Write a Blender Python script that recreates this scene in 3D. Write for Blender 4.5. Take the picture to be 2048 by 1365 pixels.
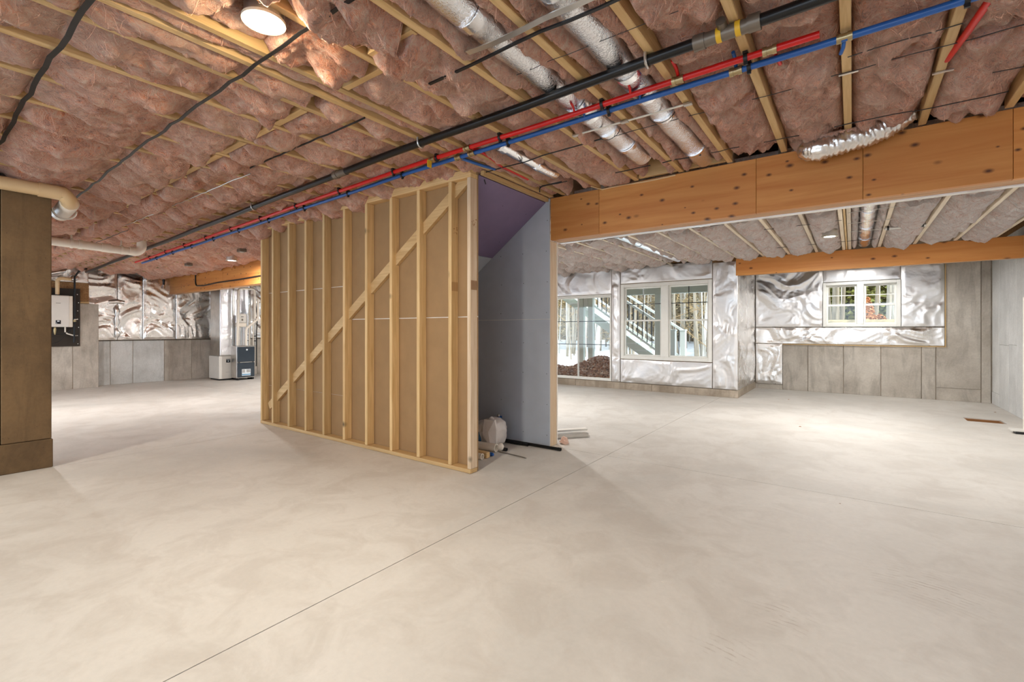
import bpy, math, random
import numpy as np
from mathutils import Vector, Matrix

for o in list(bpy.data.objects):
    bpy.data.objects.remove(o, do_unlink=True)
SC = bpy.context.scene
COL = SC.collection
random.seed(7)

# ------------------------------------------------------------------ camera, sky, sun, lamps, exposure
YAW = math.radians(36.214)
cam_d = bpy.data.cameras.new('camera')
cam = bpy.data.objects.new('camera', cam_d); COL.objects.link(cam)
cam.location = (0, 0, 1.22); cam.rotation_euler = (math.pi / 2, 0, YAW)
cam_d.sensor_width = 36.0; cam_d.lens = 930.0 / 2048 * 36.0
cam_d.shift_y = -22.5 / 2048; cam_d.clip_start = 0.02; cam_d.clip_end = 300
SC.camera = cam

W = bpy.data.worlds.new('sky'); SC.world = W; W.use_nodes = True
wn = W.node_tree; wn.nodes.clear()
wo = wn.nodes.new('ShaderNodeOutputWorld'); wb = wn.nodes.new('ShaderNodeBackground')
wb.inputs[0].default_value = (0.74, 0.87, 1.0, 1); wb.inputs[1].default_value = 2.6
wn.links.new(wb.outputs[0], wo.inputs[0])

sun_d = bpy.data.lights.new('sun', 'SUN'); sun_d.energy = 2.6; sun_d.angle = math.radians(0.6); sun_d.color = (1, 0.94, 0.84)
sun = bpy.data.objects.new('sun', sun_d); COL.objects.link(sun)
sun.rotation_euler = (math.radians(58), 0, math.radians(78))      # low winter sun from the right

LAMP_W = 30.0
LAMP_COL = (1.0, 0.93, 0.79)
LAMP_COL_FAR = (1.0, 0.985, 0.965)
SC.view_settings.view_transform = 'Standard'; SC.view_settings.look = 'None'
SC.view_settings.gamma = 1.0; SC.view_settings.use_curve_mapping = False
SC.view_settings.exposure = 0.56
SC.cycles.max_bounces = 10; SC.cycles.diffuse_bounces = 6; SC.cycles.glossy_bounces = 5
SC.cycles.transparent_max_bounces = 12
SC.cycles.sample_clamp_indirect = 6.0
SC.cycles.caustics_reflective = False; SC.cycles.caustics_refractive = False

# ------------------------------------------------------------------ numpy noise
def perlin(x, y, seed=0):
    rng = np.random.RandomState(seed); p = rng.permutation(256); p = np.concatenate([p, p])
    ang = rng.rand(256) * 2 * np.pi; gx, gy = np.cos(ang), np.sin(ang)
    xi = np.floor(x).astype(int); yi = np.floor(y).astype(int); xf = x - xi; yf = y - yi
    xi &= 255; yi &= 255
    u = xf ** 3 * (xf * (xf * 6 - 15) + 10); v = yf ** 3 * (yf * (yf * 6 - 15) + 10)
    def g(ix, iy, dx, dy):
        h = p[p[ix & 255] + (iy & 255)]; return gx[h] * dx + gy[h] * dy
    a = g(xi, yi, xf, yf); b = g(xi + 1, yi, xf - 1, yf); c = g(xi, yi + 1, xf, yf - 1); d = g(xi + 1, yi + 1, xf - 1, yf - 1)
    return 1.5 * ((a * (1 - u) + b * u) * (1 - v) + (c * (1 - u) + d * u) * v)

# ------------------------------------------------------------------ mesh helpers
WL = {}
class MB:
    def __init__(s): s.v = []; s.f = []
    def add(s, vs, fs):
        k = len(s.v); s.v += [tuple(p) for p in vs]; s.f += [tuple(i + k for i in f) for f in fs]; return s
    def box(s, x0, y0, z0, x1, y1, z1):
        x0, x1 = sorted((x0, x1)); y0, y1 = sorted((y0, y1)); z0, z1 = sorted((z0, z1))
        return s.add([(x0, y0, z0), (x1, y0, z0), (x1, y1, z0), (x0, y1, z0), (x0, y0, z1), (x1, y0, z1), (x1, y1, z1), (x0, y1, z1)],
                     [(0, 3, 2, 1), (4, 5, 6, 7), (0, 1, 5, 4), (1, 2, 6, 5), (2, 3, 7, 6), (3, 0, 4, 7)])
    def bar(s, a, b, w, h, up=(0, 0, 1)):
        a = Vector(a); b = Vector(b); t = (b - a).normalized(); r = t.cross(Vector(up)).normalized(); u = r.cross(t)
        q = [r * (i * w / 2) + u * (j * h / 2) for i, j in ((-1, -1), (1, -1), (1, 1), (-1, 1))]
        return s.add([a + k for k in q] + [b + k for k in q], [(0, 1, 2, 3), (7, 6, 5, 4), (0, 4, 5, 1), (1, 5, 6, 2), (2, 6, 7, 3), (3, 7, 4, 0)])
    def tube(s, pts, r, n=12, caps=True):
        pts = [Vector(p) for p in pts]; m = len(pts); R = r if isinstance(r, (list, tuple)) else [r] * m
        vs = []; up = None
        for i, p in enumerate(pts):
            t = (pts[min(i + 1, m - 1)] - pts[max(i - 1, 0)]).normalized()
            if up is None:
                up = Vector((0, 0, 1)) if abs(t.z) < 0.9 else Vector((1, 0, 0))
            a = t.cross(up).normalized(); b = a.cross(t).normalized(); up = b
            for k in range(n):
                th = 2 * math.pi * k / n; vs.append(p + a * (R[i] * math.cos(th)) + b * (R[i] * math.sin(th)))
        fs = [(i * n + k, i * n + (k + 1) % n, (i + 1) * n + (k + 1) % n, (i + 1) * n + k) for i in range(m - 1) for k in range(n)]
        if caps: fs += [tuple(range(n - 1, -1, -1)), tuple(range((m - 1) * n, m * n))]
        return s.add(vs, fs)
    def ring(s, pts, ro, ri, n=16):            # hollow pipe
        k = len(s.v); s.tube(pts, ro, n, False); m = len(pts); k2 = len(s.v); s.tube(pts, ri, n, False)
        s.f += [(k + j, k2 + j, k2 + (j + 1) % n, k + (j + 1) % n) for j in range(n)]
        e = (m - 1) * n
        s.f += [(k + e + j, k + e + (j + 1) % n, k2 + e + (j + 1) % n, k2 + e + j) for j in range(n)]
        return s
    def prism(s, poly, axis, a, b):            # polygon in the two other axes, extruded along axis
        n = len(poly)
        def P(p, t): return {'x': (t, p[0], p[1]), 'y': (p[0], t, p[1]), 'z': (p[0], p[1], t)}[axis]
        return s.add([P(p, a) for p in poly] + [P(p, b) for p in poly],
                     [tuple(range(n)), tuple(range(2 * n - 1, n - 1, -1))] + [(i, n + i, n + (i + 1) % n, (i + 1) % n) for i in range(n)])
    def build(s, name, mat, parent=None, smooth=None, bevel=0, kind=None, label=None, loc=None):
        a = np.array(s.v, dtype=float)
        if loc is None:
            lo, hi = a.min(0), a.max(0); loc = np.array([(lo[0] + hi[0]) / 2, (lo[1] + hi[1]) / 2, lo[2]])
        else: loc = np.array(loc, dtype=float)
        me = bpy.data.meshes.new(name); me.from_pydata((a - loc).tolist(), [], s.f); me.update()
        o = bpy.data.objects.new(name, me); COL.objects.link(o)
        if mat: me.materials.append(mat)
        if smooth is not None:
            me.polygons.foreach_set('use_smooth', [True] * len(me.polygons))
            if smooth < 180: me.set_sharp_from_angle(angle=math.radians(smooth))
        pl = np.array(WL.get(parent.name, (0, 0, 0))) if parent else np.zeros(3)
        if parent: o.parent = parent
        o.location = tuple(loc - pl); WL[o.name] = tuple(loc)
        if bevel:
            m = o.modifiers.new('bevel', 'BEVEL'); m.width = bevel; m.segments = 1; m.limit_method = 'ANGLE'; m.angle_limit = math.radians(40)
        if kind: o['kind'] = kind
        if label: o['label'] = label
        return o
def box(name, b, mat, parent=None, bevel=0, **k): return MB().box(*b).build(name, mat, parent, bevel=bevel, **k)
def tube(name, pts, r, mat, parent=None, n=12, caps=True, **k): return MB().tube(pts, r, n, caps).build(name, mat, parent, smooth=50, **k)
def empty(name, loc):
    o = bpy.data.objects.new(name, None); COL.objects.link(o); o.location = loc; o.empty_display_size = 0.1; WL[o.name] = tuple(loc); return o
def tag(o, label, cat, group=None):
    o['label'] = label; o['category'] = cat
    if group: o['group'] = group
    return o
def thing(name, label, cat, loc=(0, 0, 0), group=None): return tag(empty(name, loc), label, cat, group)
def struct(name, loc=(0, 0, 0)):
    o = empty(name, loc); o['kind'] = 'structure'; return o
def dupe(o, dx, parent=None):
    c = o.copy(); COL.objects.link(c); w = np.array(WL[o.name]) + np.array(dx); WL[c.name] = tuple(w)
    p = parent or o.parent; pl = np.array(WL[p.name]) if p else np.zeros(3); c.parent = p; c.location = tuple(w - pl); return c
def arc(c, r, a0, a1, ax, ay, n=8):            # points on an arc
    c = Vector(c); ax = Vector(ax); ay = Vector(ay)
    return [c + ax * (r * math.cos(a0 + (a1 - a0) * i / n)) + ay * (r * math.sin(a0 + (a1 - a0) * i / n)) for i in range(n + 1)]
def gridmesh(P, closed_u=False, cap=False):    # P (ny,nx,3)
    ny, nx, _ = P.shape; m = MB(); m.v = P.reshape(-1, 3).tolist()
    i, j = np.meshgrid(np.arange(ny - 1), np.arange(nx if closed_u else nx - 1), indexing='ij')
    j2 = (j + 1) % nx
    m.f = np.stack([i * nx + j, i * nx + j2, (i + 1) * nx + j2, (i + 1) * nx + j], -1).reshape(-1, 4).tolist()
    if cap: m.f += [list(range(nx - 1, -1, -1)), list(range((ny - 1) * nx, ny * nx))]
    return m

# ------------------------------------------------------------------ materials
def lin(r, g, b):
    f = lambda c: (c / 12.92 if c <= 0.04045 else ((c + 0.055) / 1.055) ** 2.4)
    return (f(r / 255), f(g / 255), f(b / 255), 1)
class NT:
    def __init__(s, name):
        s.m = bpy.data.materials.new(name); s.m.use_nodes = True; s.t = s.m.node_tree; s.t.nodes.clear()
        s.out = s.n('ShaderNodeOutputMaterial'); s.b = s.n('ShaderNodeBsdfPrincipled'); s.link(s.b.outputs[0], s.out.inputs[0])
    def link(s, a, b): s.t.links.new(a, b)
    def n(s, typ, props=None, **inp):
        nd = s.t.nodes.new(typ)
        for k, v in (props or {}).items(): setattr(nd, k, v)
        for k, v in inp.items(): s.set(nd, k.replace('_', ' '), v)
        return nd
    def set(s, nd, k, v):
        sock = nd.inputs[int(k[1:])] if (k[0] == 'i' and k[1:].isdigit()) else nd.inputs[k]
        if isinstance(v, bpy.types.NodeSocket): s.link(v, sock)
        else: sock.default_value = v
    def p(s, **k):
        for a, v in k.items(): s.set(s.b, a.replace('_', ' '), v)
        return s
    def coords(s, scale=(1, 1, 1), rand=True, kind='Object'):
        tc = s.n('ShaderNodeTexCoord').outputs[kind]
        mp = s.n('ShaderNodeMapping', Vector=tc); mp.inputs['Scale'].default_value = scale
        if rand:
            oi = s.n('ShaderNodeObjectInfo'); mu = s.n('ShaderNodeMath', {'operation': 'MULTIPLY'}, i0=oi.outputs['Random'], i1=57.0)
            cb = s.n('ShaderNodeCombineXYZ', X=mu.outputs[0], Y=mu.outputs[0], Z=mu.outputs[0]); s.link(cb.outputs[0], mp.inputs['Location'])
        return mp.outputs[0]
    def noise(s, vec, scale, detail=4, rough=0.55, dist=0.0):
        return s.n('ShaderNodeTexNoise', Vector=vec, Scale=scale, Detail=detail, Roughness=rough, Distortion=dist).outputs['Fac']
    def ramp(s, fac, stops, interp='LINEAR'):
        r = s.n('ShaderNodeValToRGB'); r.color_ramp.interpolation = interp; e = r.color_ramp.elements
        while len(e) < len(stops): e.new(0.5)
        for i, (p, c) in enumerate(stops): e[i].position = p; e[i].color = c if len(c) == 4 else (*c, 1)
        s.link(fac, r.inputs[0]); return r.outputs[0]
    def mix(s, fac, a, b, blend='MIX'):
        m = s.n('ShaderNodeMix', {'data_type': 'RGBA', 'blend_type': blend})
        for k, v in ((0, fac), (6, a), (7, b)):
            if isinstance(v, bpy.types.NodeSocket): s.link(v, m.inputs[k])
            else: m.inputs[k].default_value = v
        return m.outputs[2]
    def math(s, op, a, b=0.0):
        return s.n('ShaderNodeMath', {'operation': op}, i0=a, i1=b).outputs[0]
    def bump(s, h, strength=0.3, dist=0.01):
        b = s.n('ShaderNodeBump', Height=h, Strength=strength, Distance=dist); s.link(b.outputs[0], s.b.inputs['Normal']); return s
def flat(name, c, rough=0.5, metal=0.0, bumpsc=None, bs=0.15, var=0.12, spec=0.5):
    t = NT(name); v = t.coords(); f = t.noise(v, 6.0, 5)
    lo = tuple(x * (1 - var) for x in c[:3]); hi = tuple(min(1, x * (1 + var)) for x in c[:3])
    t.p(Base_Color=t.ramp(f, [(0.3, lo), (0.7, hi)]), Roughness=rough, Metallic=metal)
    t.b.inputs['Specular IOR Level'].default_value = spec
    if bumpsc: t.bump(t.noise(v, bumpsc, 4), bs, 0.004)
    return t.m
def wood(name, c1, c2, axis, knots=True, knotc=None, kscale=5.0, rough=0.6, grain=1.0, kthr=0.16, kax=None, ksel=.45):
    t = NT(name); st = {'x': (0.06, 1, 1), 'y': (1, 0.06, 1), 'z': (1, 1, 0.06)}[axis]
    v = t.coords(st); g = t.noise(v, 38.0 * grain, 6, 0.6, 0.6); g2 = t.noise(v, 9.0 * grain, 3, 0.5, 1.2)
    c = t.ramp(g, [(0.3, c2), (0.62, c1)]); c = t.mix(t.ramp(g2, [(0.35, (0, 0, 0)), (0.7, (0.55, 0.55, 0.55))]), c, c2)
    oi = t.n('ShaderNodeObjectInfo'); hs = t.n('ShaderNodeHueSaturation', Color=c)
    t.link(t.n('ShaderNodeMapRange', Value=oi.outputs['Random'], i3=0.82, i4=1.12).outputs[0], hs.inputs['Value']); c = hs.outputs[0]
    if knots:
        kv = t.coords(kax or {'x': (0.6, .4, 1), 'y': (1, 0.6, .4), 'z': (.5, .5, 0.7)}[axis])
        vo = t.n('ShaderNodeTexVoronoi', Vector=kv, Scale=kscale, Randomness=1.0)
        if kax and kax[1] == 0:                               # flat face: knots in its own plane
            sp_ = t.n('ShaderNodeSeparateXYZ', Vector=kv); cv_ = t.n('ShaderNodeCombineXYZ', X=sp_.outputs[0], Y=sp_.outputs[2]); vo.voronoi_dimensions = '2D'; t.link(cv_.outputs[0], vo.inputs['Vector'])
        sz_ = t.math('ADD', t.math('MULTIPLY', t.n('ShaderNodeSeparateColor', Color=vo.outputs['Color']).outputs[1], .9), .4)
        d = t.ramp(t.math('DIVIDE', vo.outputs['Distance'], sz_), [(0.03, (1, 1, 1)), (kthr * 0.6, (0.5, 0.5, 0.5)), (kthr, (0, 0, 0))])
        sel = t.ramp(t.n('ShaderNodeSeparateColor', Color=vo.outputs['Color']).outputs[0], [(ksel, (0, 0, 0)), (ksel + .03, (1, 1, 1))])
        c = t.mix(t.mix(1.0, d, sel, 'MULTIPLY'), c, knotc or tuple(x * 0.25 for x in c2[:3]) + (1,))
    t.p(Base_Color=c, Roughness=rough).bump(g, 0.12, 0.002); return t.m
def concrete(name, base, dark, stain=1.0, rough=0.85):
    t = NT(name); v = t.coords(); vs = t.coords((1, 1, 0.22))
    big = t.noise(v, 1.6, 5, 0.6); st = t.noise(vs, 4.5, 6, 0.68, 0.9); fine = t.noise(v, 38, 6, 0.7)
    c = t.ramp(big, [(0.32, dark), (0.66, base)])
    c = t.mix(t.ramp(st, [(0.47, (0, 0, 0)), (0.70, (0.6 * stain,) * 3)]), c, tuple(x * 0.62 for x in dark[:3]) + (1,))
    c = t.mix(0.35, c, t.ramp(fine, [(0.3, (0.55, 0.55, 0.55)), (0.7, (1, 1, 1))]), 'MULTIPLY')
    pits = t.n('ShaderNodeTexVoronoi', Vector=v, Scale=17.0); ps = t.ramp(pits.outputs['Distance'], [(0.04, (1, 1, 1)), (0.09, (0, 0, 0))])
    c = t.mix(t.mix(1.0, ps, (0.5, 0.5, 0.5, 1), 'MULTIPLY'), c, tuple(x * 0.35 for x in dark[:3]) + (1,))
    t.p(Base_Color=c, Roughness=rough).bump(t.noise(v, 22, 6, 0.7), 0.25, 0.006); return t.m
def foilmat(name, c=(0.86, 0.84, 0.82), rough=0.24, bsc=16.0, bs=0.5):
    t = NT(name); v = t.coords(); r = t.noise(v, 5, 3)
    h = t.math('ABSOLUTE', t.math('SUBTRACT', t.noise(v, bsc, 3, 0.5, 0.8), 0.5))
    t.p(Base_Color=(*c, 1), Metallic=1.0, Roughness=t.n('ShaderNodeMapRange', Value=r, i1=0.3, i2=0.7, i3=rough * 0.75, i4=rough * 1.35).outputs[0]).bump(h, bs, 0.01)
    return t.m

M = {}
# pink glass-wool
def woolmat(name, d, m, l):
    t = NT(name); v = t.coords()
    n1 = t.noise(v, 9.0, 6, 0.62, 2.2); n3 = t.noise(v, 2.2, 3)
    wv = t.n('ShaderNodeVectorMath', {'operation': 'ADD'}, i0=v)
    nc = t.n('ShaderNodeTexNoise', Vector=v, Scale=6.0, Detail=2.0); sv = t.n('ShaderNodeVectorMath', {'operation': 'SCALE'}, i0=nc.outputs['Color']); sv.inputs['Scale'].default_value = 0.35
    t.link(sv.outputs[0], wv.inputs[1])
    n2 = t.noise(wv.outputs[0], 19.0, 7, 0.72, 4.0)
    fib = t.math('SUBTRACT', 1.0, t.math('MULTIPLY', t.math('ABSOLUTE', t.math('SUBTRACT', t.noise(wv.outputs[0], 26.0, 2, 0.5, 2.5), 0.5)), 7.0))
    f = t.math('ADD', t.math('MULTIPLY', n1, 0.5), t.math('MULTIPLY', n2, 0.5))
    c = t.ramp(f, [(0.36, d), (0.48, m), (0.63, l)])  # tone range widened: groove shade and fuzz highlights are put into the colour
    c = t.mix(t.ramp(fib, [(0.55, (0, 0, 0)), (1.0, (0.45, 0.45, 0.45))]), c, l)
    c = t.mix(t.ramp(n3, [(0.4, (0, 0, 0)), (0.65, (0.35, 0.35, 0.35))]), c, l)
    t.p(Base_Color=c, Roughness=0.95); t.b.inputs['Sheen Weight'].default_value = 0.75; t.b.inputs['Sheen Roughness'].default_value = 0.3
    t.b.inputs['Sheen Tint'].default_value = (1, 0.9, 0.86, 1); t.b.inputs['Specular IOR Level'].default_value = 0.15
    t.bump(t.math('ADD', t.math('ADD', n2, t.math('MULTIPLY', n1, 0.8)), t.math('MULTIPLY', fib, 0.12)), 1.0, 0.03); return t.m
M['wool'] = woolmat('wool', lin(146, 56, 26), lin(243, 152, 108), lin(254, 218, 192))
M['wool_far_lit'] = woolmat('wool_far_lit', lin(206, 138, 112), lin(251, 226, 214), lin(255, 252, 249))  # paler copy of the wool, with the far room's daylight put into its colour
M['fibre'] = flat('glass_fibre', lin(244, 190, 166), 0.9, var=0.15)
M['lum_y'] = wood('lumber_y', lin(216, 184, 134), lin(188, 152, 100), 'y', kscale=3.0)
M['lum_far'] = wood('lumber_far_pale', lin(238, 226, 206), lin(214, 196, 170), 'y', kscale=3.0)  # paler lumber tone for the far room joists
M['lum_x'] = wood('lumber_x', lin(224, 192, 140), lin(196, 158, 106), 'x', kscale=3.0)
M['lum_z'] = wood('lumber_z', lin(226, 194, 142), lin(198, 162, 108), 'z', kscale=4.5, kthr=0.13)
M['lum_pale'] = wood('lumber_pale', lin(226, 205, 178), lin(200, 172, 138), 'z', kscale=4.0, kthr=0.11)
M['osb'] = wood('subfloor', lin(170, 130, 85), lin(120, 84, 50), 'x', knots=False, rough=0.8)
M['lvl'] = wood('beam_veneer', lin(214, 150, 80), lin(190, 118, 54), 'x', knotc=lin(84, 42, 18), kscale=8.5, grain=0.35, rough=0.5, kthr=0.14, kax=(.6, 0, 1), ksel=.35)
M['lvl_far'] = wood('beam_veneer_far', lin(222, 156, 84), lin(200, 126, 58), 'x', knotc=lin(96, 48, 20), kscale=6.5, grain=0.35, rough=0.5, kthr=0.13, kax=(.55, 0, 1))
M['ply'] = wood('beam_ply', lin(226, 186, 146), lin(192, 142, 98), 'x', knots=False, grain=0.6)
M['conc'] = concrete('wall_concrete', lin(216, 208, 196), lin(176, 166, 153))
M['conc_b'] = concrete('wall_concrete_bluish', lin(228, 229, 227), lin(190, 190, 186), 0.6)
M['conc_daylit'] = concrete('wall_concrete_daylit', lin(240, 241, 240), lin(216, 217, 216), 0.4)  # right wall concrete, whitened in colour for the daylight from the windows
M['conc_pier'] = concrete('pier_concrete', lin(126, 100, 68), lin(90, 70, 46), 0.8)
M['kerb'] = concrete('kerb_concrete', lin(200, 186, 168), lin(150, 136, 118), 1.0)
M['foil'] = foilmat('foil', c=(0.84, 0.815, 0.785), rough=0.28, bs=.35)
M['foil_soft'] = foilmat('foil_soft', c=(0.84, 0.825, 0.81), rough=0.38, bsc=9, bs=0.25)
M['duct'] = foilmat('duct_foil', c=(0.90, 0.91, 0.93), rough=0.18, bsc=70, bs=0.6)
M['duct_tape'] = foilmat('duct_tape', c=(0.94, 0.95, 0.97), rough=0.16, bsc=30, bs=0.3)
M['ring'] = flat('lamp_ring', lin(190, 182, 166), 0.6)
M['steel'] = flat('galvanised_steel', (0.62, 0.6, 0.57), 0.35, 1.0)
M['brass'] = flat('brass_fitting', lin(176, 158, 120), 0.35, 0.9)
M['black_metal'] = flat('black_iron', lin(26, 25, 25), 0.32, 0.3)
M['black'] = flat('black_plastic', lin(22, 22, 24), 0.45)
M['black_board'] = flat('black_board', lin(42, 33, 24), 0.6)
M['grey_fit'] = flat('grey_fitting', lin(120, 110, 98), 0.4, 0.5)
M['yellow'] = flat('yellow_tag', lin(222, 176, 40), 0.5)
M['red'] = flat('red_pipe', lin(200, 22, 20), 0.3)
M['blue'] = flat('blue_pipe', lin(30, 88, 160), 0.3)
M['pvc'] = flat('white_pvc', lin(238, 230, 216), 0.3, var=0.04)
M['pvc_cream'] = flat('cream_pvc', lin(226, 196, 150), 0.35, var=0.05)
M['white_metal'] = flat('white_enamel', lin(226, 222, 214), 0.3, var=0.03)
M['white_frame'] = flat('window_vinyl', lin(236, 236, 230), 0.4, var=0.03)
M['dark_unit'] = flat('dark_enamel', lin(58, 68, 78), 0.22, 0.3)
M['screen'] = flat('dark_screen', lin(30, 34, 42), 0.2)
M['decal'] = flat('white_decal', lin(225, 232, 236), 0.5)
M['decal_b'] = flat('blue_decal', lin(80, 150, 190), 0.5)
M['gyp_brown'] = flat('gypsum_back_paper', lin(158, 126, 88), 0.85, bumpsc=60, bs=0.1, var=0.06)
M['gyp_grey'] = flat('gypsum_face_paper', lin(180, 186, 196), 0.8, bumpsc=80, bs=0.06, var=0.04)  # grey paper tinted blue for the daylight cast on the closet wall
M['gyp_purple'] = flat('gypsum_purple_paper', lin(126, 110, 140), 0.8, bumpsc=80, bs=0.06, var=0.05)
M['gyp_core'] = flat('gypsum_core', lin(238, 232, 222), 0.8)
M['bag'] = flat('white_plastic_film', lin(226, 220, 216), 0.3, var=0.05, bumpsc=30, bs=0.5)
M['blue_film'] = flat('blue_plastic_film', lin(60, 110, 150), 0.35, bumpsc=30, bs=0.4)
t = NT('dead_leaves'); v = t.coords(rand=False); vo = t.n('ShaderNodeTexVoronoi', Vector=v, Scale=26.0)
t.p(Base_Color=t.ramp(t.n('ShaderNodeSeparateColor', Color=vo.outputs['Color']).outputs[0], [(0.0, lin(96, 58, 40)), (0.35, lin(178, 116, 84)), (0.7, lin(206, 160, 132)), (1.0, lin(236, 214, 200))]), Roughness=0.8); M['leaf'] = t.m
M['snow'] = flat('snow', (0.86, 0.88, 0.92), 0.8, bumpsc=3, bs=0.5, var=0.02)
M['deck_paint'] = flat('deck_paint', lin(205, 210, 200), 0.5, var=0.03)
M['deck_white'] = flat('deck_white', lin(214, 215, 210), 0.5, var=0.02)
M['earth'] = flat('earth', lin(150, 104, 62), 0.9, bumpsc=12, bs=0.4)
M['bark'] = wood('pale_bark', lin(170, 158, 140), lin(112, 100, 84), 'z', kscale=4, grain=0.6, rough=0.9)
M['bark_white'] = wood('white_bark', lin(214, 208, 198), lin(160, 150, 138), 'z', kscale=4, grain=0.6, rough=0.9)
M['twig'] = flat('twig', lin(150, 122, 84), 0.9, var=0.3)
M['brush'] = flat('dry_brush', lin(150, 132, 98), 0.9, var=0.45)
M['needle'] = flat('needles', lin(120, 120, 62), 0.8, var=0.5)
M['orange_leaf'] = flat('orange_leaf', lin(206, 150, 104), 0.8, var=0.3)
t = NT('floor_concrete'); v = t.coords((1, 1, 1), False, 'Object'); geo = t.n('ShaderNodeNewGeometry')
wp = geo.outputs['Position']
n1 = t.noise(wp, 0.55, 5, 0.6, 0.6); n2 = t.noise(wp, 3.2, 6, 0.65, 0.8); n3 = t.noise(wp, 30, 5, 0.7)
c = t.ramp(n1, [(0.3, lin(194, 190, 183)), (0.5, lin(211, 206, 198)), (0.72, lin(221, 217, 210))])
c = t.mix(t.ramp(n2, [(0.38, (0.45, 0.45, 0.45)), (0.55, (0, 0, 0))]), c, lin(190, 182, 172))
c = t.mix(0.22, c, t.ramp(n3, [(0.3, (0.7, 0.7, 0.7)), (0.7, (1, 1, 1))]), 'MULTIPLY')
for (cx, cy, rr, px, py) in ((0.28, 2.94, 0.30, 0.15, 2.2), (-0.25, 2.28, 0.16, -0.3, 1.7), (-0.39, 1.91, 0.14, -0.5, 1.4)):   # trowel swirls, dried in
    dv = t.n('ShaderNodeVectorMath', {'operation': 'DISTANCE'}, i0=wp); dv.inputs[1].default_value = (cx, cy, 0)
    dr = t.n('ShaderNodeVectorMath', {'operation': 'DISTANCE'}, i0=wp); dr.inputs[1].default_value = (px, py, 0)
    mask = t.ramp(dv.outputs['Value'], [(0.0, (1, 1, 1)), (rr, (0, 0, 0))])
    w = t.math('SINE', t.math('MULTIPLY', t.math('ADD', dr.outputs['Value'], t.math('MULTIPLY', n2, 0.06)), 210.0))
    w = t.ramp(w, [(0.55, (0, 0, 0)), (0.95, (0.6, 0.6, 0.6))])
    k = t.mix(1.0, mask, w, 'MULTIPLY'); k = t.mix(1.0, k, t.ramp(t.noise(wp, 14, 3), [(0.45, (0, 0, 0)), (0.6, (1, 1, 1))]), 'MULTIPLY')
    c = t.mix(k, c, lin(150, 132, 118))
t.p(Base_Color=c, Roughness=t.ramp(n2, [(0.3, (0.5, 0.5, 0.5)), (0.7, (0.68, 0.68, 0.68))])); t.b.inputs['Specular IOR Level'].default_value = 0.35
t.bump(t.noise(wp, 12, 6, 0.7), 0.08, 0.004); M['floor'] = t.m
t = NT('joint_dark'); t.p(Base_Color=lin(96, 82, 66), Roughness=0.9); M['joint'] = t.m
t = NT('lens_glow'); t.p(Base_Color=(1, 1, 1, 1)); t.b.inputs['Emission Color'].default_value = (1, 0.95, 0.85, 1); t.b.inputs['Emission Strength'].default_value = 7; M['lens'] = t.m
t = NT('window_glass'); gl = t.n('ShaderNodeBsdfGlossy', Roughness=0.02); tr = t.n('ShaderNodeBsdfTransparent'); tr.inputs[0].default_value = (0.96, 0.98, 0.97, 1)
fr = t.n('ShaderNodeFresnel', IOR=1.45); mx = t.n('ShaderNodeMixShader'); t.link(fr.outputs[0], mx.inputs[0]); t.link(tr.outputs[0], mx.inputs[1]); t.link(gl.outputs[0], mx.inputs[2])
t.link(mx.outputs[0], t.out.inputs[0]); M['glass'] = t.m

# ------------------------------------------------------------------ dimensions
ZJ = 2.59                       # joist undersides, near room
ZF = 2.49                       # joist undersides, far room
BY = 4.14                       # near face of the main beam
LX, RX = -13.25, 1.86
FY, BWY, FWY = -3.0, 9.09, 10.9
def zj(x): return ZJ - max(0.0, -x - 3.0) * 0.0105   # the deck has settled towards the far left

# ------------------------------------------------------------------ floor
floor = struct('floor', (0, 0, 0))
box('base', (LX - .3, FY - .3, -.30, RX + .3, FWY + .3, -.26), M['joint'], floor)
G = 0.0028
xs = [LX, -5.72, -1.925, RX]; ys = [FY, 4.17, FWY]
fill = MB()
for i in range(3):
    for j in range(2):
        x0, x1, y0, y1 = xs[i] + G - (.25 if i == 0 else 0), xs[i + 1] - G + (.2 if i == 2 else 0), ys[j] + G - (.2 if j == 0 else 0), ys[j + 1] - G + (.2 if j == 1 else 0)
        if j == 1 and i < 2: y1 = BWY + .18
        if i == 2 and j == 1:
            hx0, hx1, hy0, hy1 = 1.24, 1.61, 8.62, 8.95
            m = MB(); m.box(x0, y0, -.2, hx0, y1, 0); m.box(hx1, y0, -.2, x1, y1, 0); m.box(hx0, y0, -.2, hx1, hy0, 0); m.box(hx0, hy1, -.2, hx1, y1, 0)
            m.build('slab_panel', M['floor'], floor)
        else: box('slab_panel', (x0, y0, -.2, x1, y1, 0), M['floor'], floor)
for x in xs[1:3]: fill.box(x - G, FY, -.2, x + G, BWY, -.009)
fill.box(LX, 4.17 - G, -.2, RX, 4.17 + G, -.009)
fill.build('joint_filler', M['joint'], floor)
pm = MB(); pm.box(1.245, 8.93, -.24, 1.605, 8.945, -.012); pm.box(1.245, 8.625, -.24, 1.26, 8.93, -.012); pm.box(1.59, 8.625, -.24, 1.605, 8.93, -.012)
pm.build('pit_form', M['earth'], floor, label='brown board lining of the open pit in the slab')
box('pit_earth', (1.26, 8.625, -.25, 1.59, 8.93, -.2), M['earth'], floor)

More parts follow.
